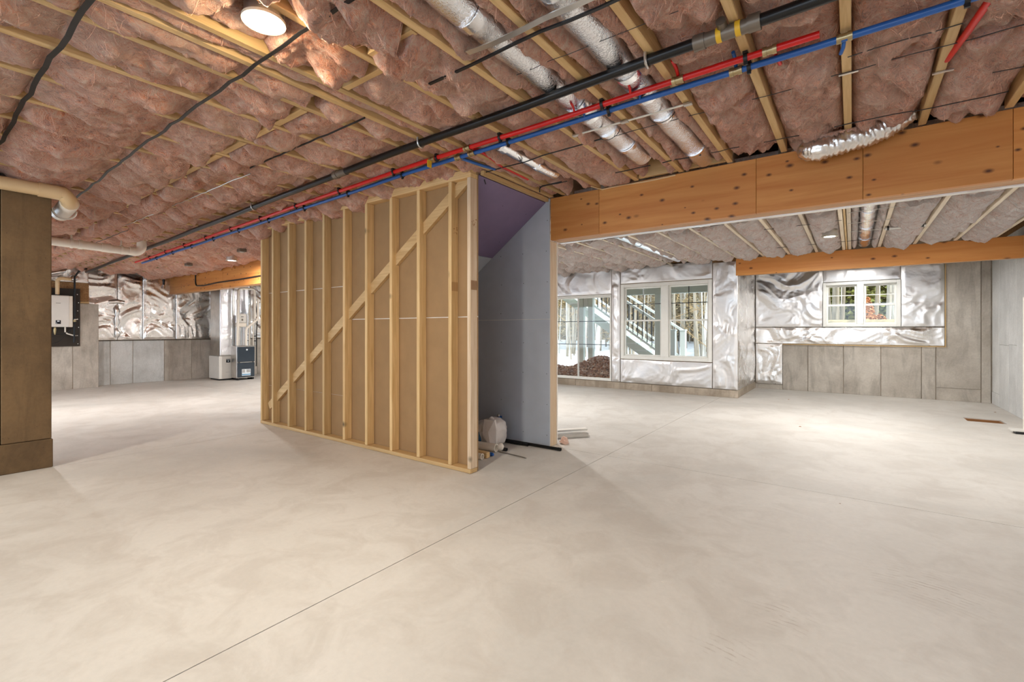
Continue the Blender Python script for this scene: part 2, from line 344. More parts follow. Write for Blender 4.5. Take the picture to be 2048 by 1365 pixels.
# ------------------------------------------------------------------ walls
def wall_panels(parent, axis, plane, depth, splits, z0, z1, mat, skip=(), out=1, zsplit=None, mats=None):
    """poured concrete with form joints: one panel per form, joints left open 5 mm against a core"""
    for k in range(len(splits) - 1):
        a, b = splits[k] + .005, splits[k + 1] - .005
        zz = [z0, z1]
        if zsplit and k in zsplit: zz = [z0, zsplit[k], z1]
        for q in range(len(zz) - 1):
            d = plane + out * depth * 1.0; pp = plane + out * random.uniform(0, .004)
            bb = (a, pp, zz[q], b, d, zz[q + 1] - (.003 if q < len(zz) - 2 else 0)) if axis == 'x' else (pp, a, zz[q], d, b, zz[q + 1] - (.003 if q < len(zz) - 2 else 0))
            box('form_panel', bb, (mats[k] if mats else mat), parent, bevel=.003)
    core = (splits[0], plane + out * .012, z0, splits[-1], plane + out * (depth + .02), z1) if axis == 'x' else (plane + out * .012, splits[0], z0, plane + out * (depth + .02), splits[-1], z1)
    box('core', core, M['kerb'], parent)
def foil(name, parent, o, u, v, w, h, mat, amp=.018, res=.016, seed=0, label=None, th=.012, sag=0.0):
    """crumpled foil facing: rectangle from o spanning u*w, v*h; faces u x v"""
    o = np.array(o, float); u = np.array(u, float); v = np.array(v, float); nrm = np.cross(u, v)
    nx = max(4, int(w / res)); ny = max(4, int(h / res))
    a, b = np.meshgrid(np.linspace(0, w, nx + 1), np.linspace(0, h, ny + 1))
    rng = np.random.RandomState(seed + 11); th0 = rng.rand() * 3.1
    ox, oy = rng.rand(2) * 50
    A = a * math.cos(th0) + b * math.sin(th0) + ox; B = -a * math.sin(th0) + b * math.cos(th0) + oy
    wx = perlin(A * 1.6, B * 1.6, seed) * .35; wy = perlin(A * 1.6 + 9, B * 1.6, seed + 1) * .35
    r1 = 1 - 2 * np.abs(perlin((A + wx) * 1.5, (B + wy) * 2.6, seed + 2))
    r2 = 1 - 2 * np.abs(perlin((A + wx) * 3.6, (B + wy) * 5.4, seed + 3))
    r3 = 1 - 2 * np.abs(perlin((A + wx * .5) * 9, (B + wy * .5) * 12, seed + 4))
    tri = lambda q: 2 * np.abs(q - np.floor(q) - .5)
    f1 = tri(.9 * perlin((A + wx) * 1.1, (B + wy) * 1.7, seed + 5)); f2 = tri(1.2 * perlin((A + wx) * 2.8, (B + wy) * 3.6, seed + 6)); f3 = tri(1.4 * perlin((A - wx) * 6.5, (B - wy) * 8, seed + 7))
    hgt = amp * (.8 * r1 + .25 * r2 + .05 * r3 + .75 * (f1 - .5) + .28 * (f2 - .5) + .06 * (f3 - .5))
    edge = np.minimum(np.minimum(a, w - a), np.minimum(b, h - b)); hgt = hgt * np.clip(edge / .06, .12, 1)
    hgt = hgt + amp * .9
    P = o + a[..., None] * u + b[..., None] * v + hgt[..., None] * nrm
    m = gridmesh(P)
    k = len(m.v); c = [o, o + u * w, o + u * w + v * h, o + v * h]
    m.v += [tuple(q) for q in c]                                  # flat back so the sheet has a body
    nxp = nx + 1; bot = list(range(0, nxp)); right = [i * nxp + nx for i in range(ny + 1)]; top = [ny * nxp + i for i in range(nx, -1, -1)]; left = [i * nxp for i in range(ny, -1, -1)]
    m.f += [tuple(reversed(bot)) + (k, k + 1), tuple(reversed(right)) + (k + 1, k + 2), tuple(reversed(top)) + (k + 2, k + 3), tuple(reversed(left)) + (k + 3, k), (k + 3, k + 2, k + 1, k)]
    return m.build(name, mat, parent, smooth=180, label=label or 'crumpled silver foil insulation facing')
PX, NX, PY, NY, PZ = (1, 0, 0), (-1, 0, 0), (0, 1, 0), (0, -1, 0), (0, 0, 1)

# back wall of the far room (with the glass door and the tall window pair)
wb_ = struct('wall_back', (-5, 9.3, 0))
SX0, SX1, SZ0, SZ1 = -6.75, -4.075, .14, 1.965        # sliding door opening
AX0, AX1, AZ0, AZ1 = -3.87, -2.085, .62, 2.155        # window pair
HX0, HX1, HZ0, HZ1 = -11.6, -7.6, .5, 2.1             # further window behind the stair closet
m = MB()
for (a, b, c, d) in ((LX - .2, HX0, 0, 3), (HX1, SX0, 0, 3), (SX1, AX0, 0, 3), (AX1, -1.66, 0, 3)): m.box(a, BWY + .01, c, b, BWY + .19, d)
for (a, b, lo, hi) in ((HX0, HX1, HZ0, HZ1), (SX0, SX1, SZ0, SZ1), (AX0, AX1, AZ0, AZ1)): m.box(a, BWY + .01, 0, b, BWY + .19, lo); m.box(a, BWY + .01, hi, b, BWY + .19, 3)
m.build('framing', M['osb'], wb_)
FS = M['foil_soft']
foil('foil_sheet', wb_, (-5.9, BWY + .006, SZ1 + .005), PX, PZ, 1.83, 2.60 - SZ1, FS, .016, 0.015, 3)
foil('foil_sheet', wb_, (SX1 + .01, BWY + .006, .135), PX, PZ, AX0 - SX1 - .02, 2.5 - .135, FS, .020, 0.014, 4)
foil('foil_sheet', wb_, (AX0, BWY + .006, .135), PX, PZ, AX1 - AX0, AZ0 - .145, FS, .016, 0.014, 5)
foil('foil_sheet', wb_, (AX0, BWY + .006, AZ1 + .01), PX, PZ, AX1 - AX0, 2.5 - AZ1 - .01, FS, .014, 0.014, 6)
foil('foil_sheet', wb_, (AX1 + .01, BWY + .006, .135), PX, PZ, -1.65 - AX1 - .01, 2.45 - .135, FS, .022, 0.014, 7)
# return between the bump-out and the recess
wr = struct('wall_return', (-1.7, 10, 0))
box('framing', (-1.84, BWY + .19, 0, -1.67, FWY + .2, 3), M['osb'], wr)
foil('foil_sheet', wr, (-1.665, BWY + .01, .13), PY, PZ, FWY - BWY - .02, 2.42, M['foil'], .012, 0.014, 8)
# kerb under both
kb = struct('trim_kerb', (-3.5, 9.06, 0)); kb.name = 'trim_1'; WL['trim_1'] = (-3.5, 9.06, 0)
kx = [-6.9, -4.9, -3.2, -1.645]
for k in range(3): box('kerb_block', (kx[k] + .002, 9.045, 0, kx[k + 1] - .002, BWY + .01, .132), M['kerb'], kb, bevel=.004)
box('kerb_block', (-1.67, BWY + .012, 0, -1.645, FWY - .002, .132), M['kerb'], kb, bevel=.004)

# recess wall with the small window pair
wf = struct('wall_far', (0, 11, 0))
BX0, BX1, BZ0, BZ1 = -.466, .702, 1.275, 2.13
m = MB(); m.box(-1.84, FWY + .015, 0, BX0, FWY + .2, 3); m.box(BX1, FWY + .015, 0, RX + .2, FWY + .2, 3); m.box(BX0, FWY + .015, 0, BX1, FWY + .2, BZ0); m.box(BX0, FWY + .015, BZ1, BX1, FWY + .2, 3)
m.build('core', M['kerb'], wf)
sp = [-1.66, -1.15, -.714, -.141, .421, .983, 1.172, 1.734, 1.855]
for k in range(8):
    a, b = sp[k] + .005, sp[k + 1] - .005
    zt = .10 if k == 0 else (.925 if k <= 5 else 2.6)
    if k == 6:
        box('form_panel', (a, FWY, 0, b, FWY + .016, .213), M['conc'], wf, bevel=.003); box('form_panel', (a, FWY - .003, .217, b, FWY + .016, 2.6), M['conc'], wf, bevel=.003)
    elif k == 5:
        box('form_panel', (a, FWY, 0, b, FWY + .016, zt), M['conc'], wf, bevel=.003)
    else: box('form_panel', (a, FWY - random.uniform(0, .003), 0, b, FWY + .016, zt), M['conc'], wf, bevel=.003)
box('form_panel', (1.19, FWY, .93, 1.297, FWY + .016, 2.6), M['conc'], wf)
FX1 = 1.288
foil('foil_sheet', wf, (-1.64, FWY + .006, .105), PX, PZ, .49, .83, M['foil'], .016, 0.014, 12)
foil('foil_sheet', wf, (-1.64, FWY + .006, .935), PX, PZ, FX1 + 1.64, BZ0 - .94, M['foil'], .02, 0.014, 13)
foil('foil_sheet', wf, (-1.64, FWY + .006, BZ0), PX, PZ, BX0 + 1.64, 2.6 - BZ0, FS, .02, 0.014, 14)
foil('foil_sheet', wf, (BX1, FWY + .006, BZ0), PX, PZ, FX1 - BX1, 2.6 - BZ0, FS, .018, 0.014, 15)
foil('foil_sheet', wf, (BX0, FWY + .006, BZ1 + .005), PX, PZ, BX1 - BX0, 2.6 - BZ1, FS, .008, 0.015, 16)
box('batten', (-1.15, FWY - .018, .918, FX1 + .012, FWY + .01, .932), M['lum_x'], wf); box('batten', (FX1, FWY - .018, .932, FX1 + .012, FWY + .01, 2.6), M['lum_z'], wf)

# right wall
wrt = struct('wall_right', (2, 4, 0))
rs = [FY, -1.5, 0.0, 1.4, 2.8, 4.2, 5.6, 6.5, 7.3, 8.2, 8.75, 9.46, 9.876, 10.44, 10.895]
wall_panels(wrt, 'y', RX, .2, rs, 0, 2.62, M['conc_daylit'], zsplit={11: 1.0, 12: .985, 13: .2})
box('upper', (RX + .01, FY, 2.62, RX + .22, FWY + .2, 3), M['osb'], wrt)

# far left wall: a thick stretch near the pier, then a ledge with foil above
wl = struct('wall_left', (-13.2, 3, 0))
wall_panels(wl, 'y', -12.95, .4, [-.6, .4, 1.6, 2.38, 2.79], 0, 1.765, M['conc'], out=-1)
wall_panels(wl, 'y', LX, .3, [2.79, 3.05, 3.45, 4.05, 4.62, 5.3, 6.2, 7.4, 9.1], 0, .985, M['conc'], out=-1, mats=[M['conc_b'], M['conc_b'], M['conc_b'], M['conc'], M['conc'], M['conc'], M['conc'], M['conc']])
box('framing', (LX - .2, -.6, 1.0, LX - .03, 9.3, 3), M['osb'], wl); box('framing', (LX - .2, FY, 0, LX - .03, -.6, .3), M['osb'], wl); box('framing', (LX - .2, FY, 2.45, LX - .03, -.6, 3), M['osb'], wl)
box('sill_plate', (-13.2, -.6, 1.77, -12.96, 2.64, 1.81), M['lum_y'], wl); box('rim_board', (-13.2, -.6, 1.815, -12.99, 2.64, 2.2), M['osb'], wl)
yy = [2.60, 3.16, 3.62, 4.27, 5.05, 6.0, 7.5]
for k in range(6): foil('foil_sheet', wl, (LX + .02 + (.02 if k == 0 else 0), yy[k] + .004, .99), PY, PZ, yy[k + 1] - yy[k] - .008, 1.60, M['foil'], .026, 0.015, 21 + k)
foil('foil_sheet', wl, (-12.97, -.58, 2.20), PY, PZ, 3.2, .4, M['foil'], .03, 0.015, 31)
box('ledge_cap', (-13.28, 2.8, .972, -13.23, 7.5, .988), M['joint'], wl)
# folds of foil around a strap on the wall
cm = MB(); pts = [(-13.19 + .02 * math.sin(i * 1.3), 3.14 + .012 * math.sin(i * 2.1), 1.06 + i * .08) for i in range(10)]
cm.tube(pts, [.05 + .02 * math.sin(i * 1.9) for i in range(10)], 9); cm.tube([(-13.2, 3.02, 1.83), (-13.15, 3.14, 1.85), (-13.2, 3.26, 1.83)], .05, 8)
cm.build('foil_fold', M['foil'], wl, smooth=60)

# wall behind the camera, with unseen window openings added to let sky light in
wfr = struct('wall_front', (-5, -3.1, 0))
m = MB(); ox = [(-12.6, -7.4), (-6.6, -2.0), (-1.3, 1.5)]
px_ = LX - .3
for a, b in ox: m.box(px_, FY - .2, 0, a, FY, 3); px_ = b
m.box(px_, FY - .2, 0, RX + .2, FY, 3)
for a, b in ox: m.box(a, FY - .2, 0, b, FY, .3); m.box(a, FY - .2, 2.38, b, FY, 3)
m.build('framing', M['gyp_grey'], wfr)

# concrete pier at the left edge
pier = struct('wall_pier', (-5.9, -.5, 0))
box('footing', (-6.05, -2.0, 0, -5.735, .925, .252), M['conc_pier'], pier, bevel=.006)
box('form_panel', (-6.04, .612, .255, -5.742, .917, 2.41), M['conc_pier'], pier, bevel=.006)
box('form_panel', (-6.04, -2.0, .255, -5.745, .607, 2.41), M['conc_pier'], pier, bevel=.006)
box('shadow_sill', (-6.03, -2.0, 2.412, -5.742, .917, 2.53), M['black_board'], pier)  # coloured near black for the strip of shadow along the pier top

# ------------------------------------------------------------------ windows
def frame(m, x0, x1, z0, z1, y0, y1, w):
    m.box(x0, y0, z0, x0 + w, y1, z1); m.box(x1 - w, y0, z0, x1, y1, z1); m.box(x0 + w, y0, z0, x1 - w, y1, z0 + w); m.box(x0 + w, y0, z1 - w, x1 - w, y1, z1); return m
def sash(win, x0, x1, z0, z1, y, w=.035, grid=None, dark=False):
    f = frame(MB(), x0, x1, z0, z1, y, y + .03, w).build('sash', M['white_frame'], win, bevel=.003)
    box('pane', (x0 + w, y + .013, z0 + w, x1 - w, y + .017, z1 - w), M['glass'], f)
    if grid:
        m = MB(); gx, gz = grid; gw = .007
        for q in gx: m.box(x0 + q * (x1 - x0) - gw, y + .010, z0 + w, x0 + q * (x1 - x0) + gw, y + .012, z1 - w)
        for q in gz: m.box(x0 + w, y + .0085, z0 + q * (z1 - z0) - gw, x1 - w, y + .0095, z0 + q * (z1 - z0) + gw)
        m.build('muntin', M['screen'] if dark else M['white_frame'], f)
w1 = struct('window_1', (-5.4, 9.12, .14)); Y0 = BWY - .01
frame(MB(), SX0, SX1, SZ0, SZ1, Y0, Y0 + .12, .035).build('window_frame', M['white_frame'], w1, bevel=.004)
mid = -4.88; lw = (SX1 - .055 - mid)
for a, b in ((SX0 + .035, mid - .9), (mid - .9, mid + .018), (mid - .018, SX1 - .035)):
    sash(w1, a, b, SZ0 + .03, SZ1 - .035, Y0 + .05, .024, ((), (.415, .70)), True)
w2 = struct('window_2', (-3, 9.12, .62))
frame(MB(), AX0, AX1, AZ0, AZ1, Y0, Y0 + .12, .07).build('window_frame', M['white_frame'], w2, bevel=.004)
box('mullion', (-3.03, Y0, AZ0 + .07, -2.89, Y0 + .12, AZ1 - .07), M['white_frame'], w2, bevel=.004)
for a, b in ((AX0 + .07, -3.03), (-2.89, AX1 - .07)):
    sash(w2, a, b, AZ0 + .07, 1.42, Y0 + .04, .03); sash(w2, a, b, 1.39, AZ1 - .07, Y0 + .075, .03, ((.5,), (.5,)), True)
w3 = struct('window_3', (.12, 10.95, 1.28)); Y0 = FWY - .03
frame(MB(), BX0, BX1, BZ0, BZ1, Y0, Y0 + .15, .055).build('window_frame', M['white_frame'], w3, bevel=.004)
box('mullion', (.065, Y0, BZ0 + .055, .17, Y0 + .15, BZ1 - .055), M['white_frame'], w3, bevel=.004)
for a, b in ((BX0 + .055, .065), (.17, BX1 - .055)):
    sash(w3, a, b, BZ0 + .055, 1.70, Y0 + .05, .03); sash(w3, a, b, 1.675, BZ1 - .055, Y0 + .09, .035, ((.5,), (.5,)))
    box('latch', ((a + b) / 2 - .02, Y0 + .045, 1.69, (a + b) / 2 + .02, Y0 + .065, 1.712), M['steel'], w3)

# ------------------------------------------------------------------ ceiling
ceil = struct('ceiling', (-5, 4, 2.5))
m = MB(); m.box(LX - .3, FY - .3, 2.93, RX + .3, FWY + .3, 3.05); m.build('subfloor', M['osb'], ceil)
JX = [1.585, 1.18, .78, .375, -.025, -.425, -.81, -1.2, -1.6, -1.98, -2.365, -2.515, -2.735] + [-3.14 - .405 * k for k in range(25)]
JX = [x for x in JX if x > -13.1]
FYX = [1.585, 1.18, .74, .33, -.035, -.11, -.47, -.86, -1.24, -1.65, -2.05, -2.45, -2.85, -3.25, -3.65, -4.05, -4.45, -4.85, -5.25, -5.65]
def joist(x, y0, y1, z, h=.03, w=.03, mat='lum_y'):
    return box('joist', (x - w, y0, z, x + w, y1, 2.93), M[mat], ceil, bevel=.003)
for x in JX:
    thick = x > -1.7
    joist(x, FY + .01, BY - .012 if x > -12 else BY - .2, zj(x), .075, .021)
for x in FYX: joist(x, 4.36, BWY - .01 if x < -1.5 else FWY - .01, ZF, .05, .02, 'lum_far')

def batt(x0, x1, y0, y1, zl, zr, bulge, pinch, res, seed, mat=None, amp=1.0, ztop=2.78, name='insulation_batt', sagmin=.25, ramp_=.16, lip=0.0, saw=0.0):
    nx = max(6, int((x1 - x0) / res)); ny = max(6, int((y1 - y0) / res))
    a, b = np.meshgrid(np.linspace(0, 1, nx + 1), np.linspace(0, 1, ny + 1))
    X = x0 + a * (x1 - x0); Y = y0 + b * (y1 - y0)
    s = np.ones_like(Y)
    for p in pinch: s = np.minimum(s, sagmin + (1 - sagmin) * np.clip(np.abs(Y - p) / ramp_, 0, 1) ** .6)
    e = np.clip(np.minimum(Y - y0, y1 - Y) / .07, 0, 1) ** .5
    k = seed % 97
    wx = perlin(X * 5 + k, Y * 5, seed % 200) * .03; wy = perlin(X * 5, Y * 5 + k, seed % 199 + 1) * .03
    Xw = X + wx; Yw = Y + wy
    lob = 1.2 * np.abs(perlin(Xw * 5 + k, Yw * 3.2, 5)) ; l2 = np.abs(perlin(Xw * 12, Yw * 7 + k, 6)); l3 = np.abs(perlin(Xw * 30 + k, Yw * 18, 7)); l4 = perlin(X * 60, Y * 60 + k, 8)
    side = np.clip(np.minimum(a, 1 - a) * (x1 - x0) / .05, 0, 1) ** .5
    prof = (1 - np.abs(2 * a - 1) ** 2.6)
    big = perlin(Y * 1.4 + k * 3.1, X * .8 + k, 9)
    Z = zl + (zr - zl) * a + (1 - e) * .02
    Z = Z - bulge * prof * s * (1 + .55 * big)
    Z = Z - amp * (.080 * lob + .034 * l2 + .020 * l3 + .005 * l4) * (.25 + .75 * side) * (.2 + .8 * s) + amp * .042
    if saw: Z = Z - saw * ((1 - a) ** .9 - .85 * np.clip((.11 - a) / .11, 0, 1) ** 2) * (.25 + .75 * s) * (1 + .35 * big)
    if lip: Z = Z - lip * (.6 + .8 * np.abs(perlin(Y * 2.2 + k, X * 3, 13))) * np.clip((.20 + .12 * perlin(Y * 4 + k, X * 2, 12) - a) / .05, 0, 1) * (.3 + .7 * s)
    Z = np.minimum(Z, ztop - .03)
    X2 = X + wx * .4 * side; Y2 = Y + wy * .4 * e
    P = np.stack([X2, Y2, Z], -1)
    T0 = np.stack([X[:, -1:], Y[:, -1:], np.full_like(Y[:, -1:], ztop)], -1); T1 = np.stack([X[:, :1], Y[:, :1], np.full_like(Y[:, :1], ztop)], -1)
    P = np.concatenate([P, T0, T1], 1)
    m = gridmesh(P[:, ::-1], True, True)
    if res < .02: strands(X2, Y2, Z, seed)
    return m.build(name, mat or M['wool'], ceil, smooth=70)
FIB = MB()
def strands(X, Y, Z, seed):                                # loose glass fibres lying on the wool
    rg = np.random.RandomState(seed); ny, nx = X.shape; area = (X.max() - X.min()) * (Y.max() - Y.min()); n = int(area * 330)
    if n < 4: return
    pi = rg.rand(n) * (ny - 1); pj = rg.rand(n) * (nx - 1); th = rg.rand(n) * 6.28; st = .011 + .016 * rg.rand(n); cu = rg.randn(n) * .3; wd = .0003 + .0005 * rg.rand(n)
    sx = (nx - 1) / (X.max() - X.min()); sy = (ny - 1) / (Y.max() - Y.min()); L = []
    for q in range(6):
        i = np.clip(np.round(pi).astype(int), 0, ny - 1); j = np.clip(np.round(pj).astype(int), 0, nx - 1)
        fx_, fy_ = (pj - j) / sx, (pi - i) / sy
        p = np.stack([X[i, j] + fx_, Y[i, j] + fy_, Z[i, j] - .003 - .005 * math.sin(q * .63)], -1); nv_ = np.stack([-np.sin(th), np.cos(th), 0 * th], -1) * wd[:, None]
        L += [p - nv_, p + nv_]; pi = np.clip(pi + np.sin(th) * st * sy, 0, ny - 1); pj = np.clip(pj + np.cos(th) * st * sx, 0, nx - 1); th = th + cu
    V_ = np.stack(L, 1).reshape(-1, 3); k = len(FIB.v); FIB.v += V_.tolist()
    b_ = (np.arange(n) * 12 + k)[:, None]
    for q in range(5): FIB.f += (b_ + np.array([2 * q, 2 * q + 1, 2 * q + 3, 2 * q + 2])).tolist()
WIRES_L = [-.15, .51, 1.13, 1.88, 2.75, 3.4]
rng = random.Random(3)
sd = 100
for i in range(len(JX) - 1):
    x1, x0 = JX[i], JX[i + 1]; sd += 7
    if x0 > 1.4: continue                                  # outside the frame
    mid = (x0 + x1) / 2; z = zj(mid)
    res = .017 if mid > -4.6 else (.026 if mid > -8 else .045)
    if x1 - x0 < .2:                                      # narrow slot between the doubled joists
        batt(x0 + .03, x1 - .03, -1.2, 4.1, z + .01, z + .01, .01, [1.88], .017, sd, amp=.6); continue
    if mid > -.9:                                         # right-hand bays: recessed between the joist sides
        batt(x0 + .021, x1 - .021, -1.2, 3.04, z + .035, z + .035, .045, [2.24, 2.53, 2.62], res, sd, amp=1.5)
        batt(x0 + .021, x1 - .021, 3.05, 4.134, z + .035, z + .035, .045, [3.8], res, sd + 3, amp=1.5)
    elif mid > -1.7:                                      # the two duct bays: strips either side
        dxc = -1.0 if mid > -1.2 else -1.395
        for a, b in ((x0 + .02, dxc - .085), (dxc + .085, x1 - .02)):
            batt(a, b, -1.2, 2.2, z + .02, z + .02, .03, [], .014, sd); batt(a, b, 2.2, 4.1, z + .02, z + .02, .03, [2.26, 2.53, 2.63, 3.8], .014, sd + 2); sd += 11
    elif mid > -2.3:
        if mid > -1.9:
            batt(x0 + .02, x1 - .02, -1.2, 1.42, z + .01, z + .01, .05, [], .016, sd, amp=1.5); batt(x0 + .02, x1 - .02, 1.47, 2.22, z + .01, z + .01, .04, [], .016, sd + 1, amp=1.4)
            batt(x0 + .02, x1 - .02, 2.23, 4.1, z + .015, z + .015, .03, [2.26, 2.53, 2.63, 3.07, 3.75], .016, sd + 2)
        else:
            batt(x0 + .02, x1 - .02, -1.2, .88, z + .01, z + .01, .02, [], .016, sd, amp=.8)
            batt(x0 + .02, x1 - .1 - .075 - .03, .88, 1.12, z + .02, z + .03, .005, [], .014, sd + 4, amp=.7)
            batt(x0 + .02, x1 - .02, 1.12, 1.52, z + .01, z + .01, .045, [], .016, sd + 1, amp=1.4)
            batt(x0 + .02, x1 - .02, 1.60, 2.72, z + .01, z + .01, .03, [2.3, 2.56, 2.67], .016, sd + 2, amp=1.0)
            batt(x0 + .02, -2.245, 2.73, 4.1, z + .012, z + .012, .02, [3.7], .016, sd + 3); batt(-2.10, x1 - .02, 2.73, 4.1, z + .012, z + .012, .02, [3.7], .016, sd + 5)
    else:
        cover = 0.0 if mid > -3.0 else min(1.0, (-mid - 2.8) / 1.8)
        zl = z + .012; zr = z + .016 + .012 * cover
        bl = .040 + .060 * cover
        xa, xb = x0 + .016 - .016 * cover, x1 - .020
        if mid < -12.6: xa = -12.98
        batt(xa, xb, -1.2, 1.535, zl, zr, bl, WIRES_L, res, sd, sagmin=.12, lip=.012)
        batt(xa, xb, 1.615, 4.1, zl, zr, bl, WIRES_L + [2.30, 2.38, 2.56, 2.66, 2.74], res, sd + 3, sagmin=.12, lip=.008)
for i in range(len(FYX) - 1):                             # far room
    x1, x0 = FYX[i], FYX[i + 1]; sd += 7
    if x1 - x0 < .12 or x0 > 1.5: continue
    xm = (x0 + x1) / 2; yend = BWY - .02 if xm < -1.5 else FWY - .02
    if abs(xm - .15) < .1:
        for a, b in ((x0 + .02, .06), (.23, x1 - .02)): batt(a, b, 4.5, 9.0, ZF + .02, ZF + .02, .03, [5.6, 6.2, 6.9, 7.45, 8.2], .03, sd, M['wool_far_lit'], ztop=2.72); sd += 3
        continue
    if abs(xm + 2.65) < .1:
        for a, b in ((x0 + .02, -2.72), (-2.58, x1 - .02)): batt(a, b, 4.5, 8.95, ZF + .02, ZF + .02, .03, [5.6, 6.6, 7.4, 8.2], .03, sd, M['wool_far_lit'], ztop=2.72); sd += 3
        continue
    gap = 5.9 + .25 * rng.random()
    batt(x0 + .024, x1 - .024, 4.45, gap, ZF + .03, ZF + .03, .045, [5.2], .026, sd, M['wool_far_lit'], ztop=2.72)
    batt(x0 + .024, x1 - .024, gap + .12, 8.95 if xm > -1.5 else yend, ZF + .02, ZF + .015, .075, [6.7, 7.45, 8.2], .026, sd + 2, M['wool_far_lit'], ztop=2.72, sagmin=.3)
FIB.build('loose_fibre', M['fibre'], ceil, kind='stuff', label='loose pale glass fibres on the insulation')
# blocking between joists
bpts = [(JX[i + 1], JX[i]) for i in range(len(JX) - 1) if JX[i] <= -2.6 and JX[i] > -6.0]
for a, b in bpts: box('blocking', (a + .03, 1.553, zj(a) + .002, b - .03, 1.60, zj(a) + .09), M['lum_x'], ceil)
for a, b, y in ((-2.335, -2.01, 1.56), (-1.95, -1.63, 1.445)): box('blocking', (a, y, 2.594, b, y + .038, 2.72), M['lum_x'], ceil)
for a, b in ((-1.57, -1.23), (-1.17, -.84)): box('blocking', (a, 4.095, 2.6, b, 4.125, 2.85), M['lum_x'], ceil)
for i in range(6, len(FYX) - 1):
    if FYX[i] - FYX[i + 1] > .3: box('blocking', (FYX[i + 1] + .03, 5.96, ZF + .02, FYX[i] - .03, 6.0, ZF + .2), M['lum_x'], ceil)
box('blocking', (-.083, 5.6, ZF - .002, -.062, 10.8, ZF + .05), M['lum_y'], ceil)
# wire rods that hold the batts up
def rod(x0, x1, y, z, r=.0022, mat='black', wob=.004):
    n = max(3, int(abs(x1 - x0) / .1)); q = random.Random(int(abs(x0 * 977 + y * 31)))
    pts = [(x0 + (x1 - x0) * i / n, y + q.uniform(-wob, wob), z + q.uniform(-wob, wob)) for i in range(n + 1)]
    return tube('support_rod', pts, r, M[mat], ceil, n=6)
rod(-1.75, -.18, 3.06, 2.584); rod(-.18, 1.0, 3.03, 2.584); rod(-1.66, -1.35, 3.78, 2.583, .004); rod(-1.25, -.95, 3.785, 2.583, .004); rod(-.88, -.68, 3.79, 2.583, .003)
rod(-.52, -.3, 3.81, 2.583, .003); rod(-.1, .3, 3.80, 2.583, .003); rod(.3, .72, 3.82, 2.583, .003); rod(-2.4, -2.1, 3.72, 2.575, .004); rod(-.02, .4, 2.86, 2.584); rod(.6, 1.0, 3.5, 2.584)
rod(-2.53, -4.1, 1.85, 2.58, .006); rod(-4.1, -7.5, 1.86, 2.54, .004, 'steel'); rod(-7.5, -9.5, 1.9, 2.50, .004)
rod(-1.45, -.6, 2.02, 2.586, .0015)
for k in range(9):
    x = FYX[6 + k]; rod(x, x - .38, 5.5 + .25 * (k % 3), ZF - .004, .003)
for y in (6.2, 6.85, 7.45): rod(-.04, .62, y, ZF - .004, .003, 'steel')
rod(-1.2, .3, 8.2, ZF - .005, .003); rod(-.9, -.1, 6.6, ZF - .005, .003); rod(.3, 1.3, 5.9, ZF - .005, .004)

# ------------------------------------------------------------------ beams
bm = thing('laminated_beam', 'deep orange laminated beam with dark knots running right from the stair closet', 'beam', (-.3, 4.2, 2.151))
bx = [-2.535, -1.985, -.62, .06, .80, 1.85]
for k in range(5): box('face_panel', (bx[k] + .0012, BY, 2.151, bx[k + 1] - .0012, BY + .044, 2.586), M['lvl'], bm, bevel=.0015)
for y in (BY + .0455, BY + .091, BY + .1365): box('ply', (-2.535, y, 2.153, 1.85, y + .043, 2.586), M['ply'], bm, bevel=.002)
box('flashing_strip', (-2.535, BY + .181, 2.146, 1.85, BY + .235, 2.158), M['foil_soft'], bm, label='bright foil strip along the back edge')
tube('cable', [(-2.0, 4.0, 2.58)] + [(-1.95 + .1 * k, BY - .006, 2.574 + .004 * math.sin(k)) for k in range(8)], .006, M['pvc_cream'], bm, n=6)
bl = thing('laminated_beam', 'far pale orange beam at left with a black cable, between the foil wall and the stud wall', 'beam', (-9.6, 4.2, 2.065))
for a, b in ((-13.2, -10.3), (-10.3, -6.4)): box('face_panel', (a + .001, BY, 2.068, b - .001, BY + .045, 2.5), M['lvl'], bl, bevel=.002)
box('ply', (-13.2, BY + .046, 2.07, -6.4, BY + .18, 2.5), M['ply'], bl)
tube('cable', [(-11.63, BY - .012, 2.47), (-11.63, BY - .012, 2.32)] + arc((-11.53, BY - .012, 2.28), .1, math.pi, 1.5 * math.pi, PX, PZ, 6) + [(-11.2, BY - .012, 2.165), (-10.5, BY - .012, 2.19), (-9.6, BY - .012, 2.19), (-8.7, BY - .012, 2.205), (-7, BY - .012, 2.21)], .014, M['black'], bl, n=8, label='black cable stapled along the beam')
bf = thing('laminated_beam', 'far orange beam over the recess with the small window pair', 'beam', (0, 9.1, 2.185))
box('face_panel', (-1.68, 9.06, 2.187, 1.85, 9.10, 2.485), M['lvl_far'], bf, bevel=.002)
for y in (9.1015, 9.1475): box('ply', (-1.68, y, 2.189, 1.85, y + .044, 2.485), M['ply'], bf)

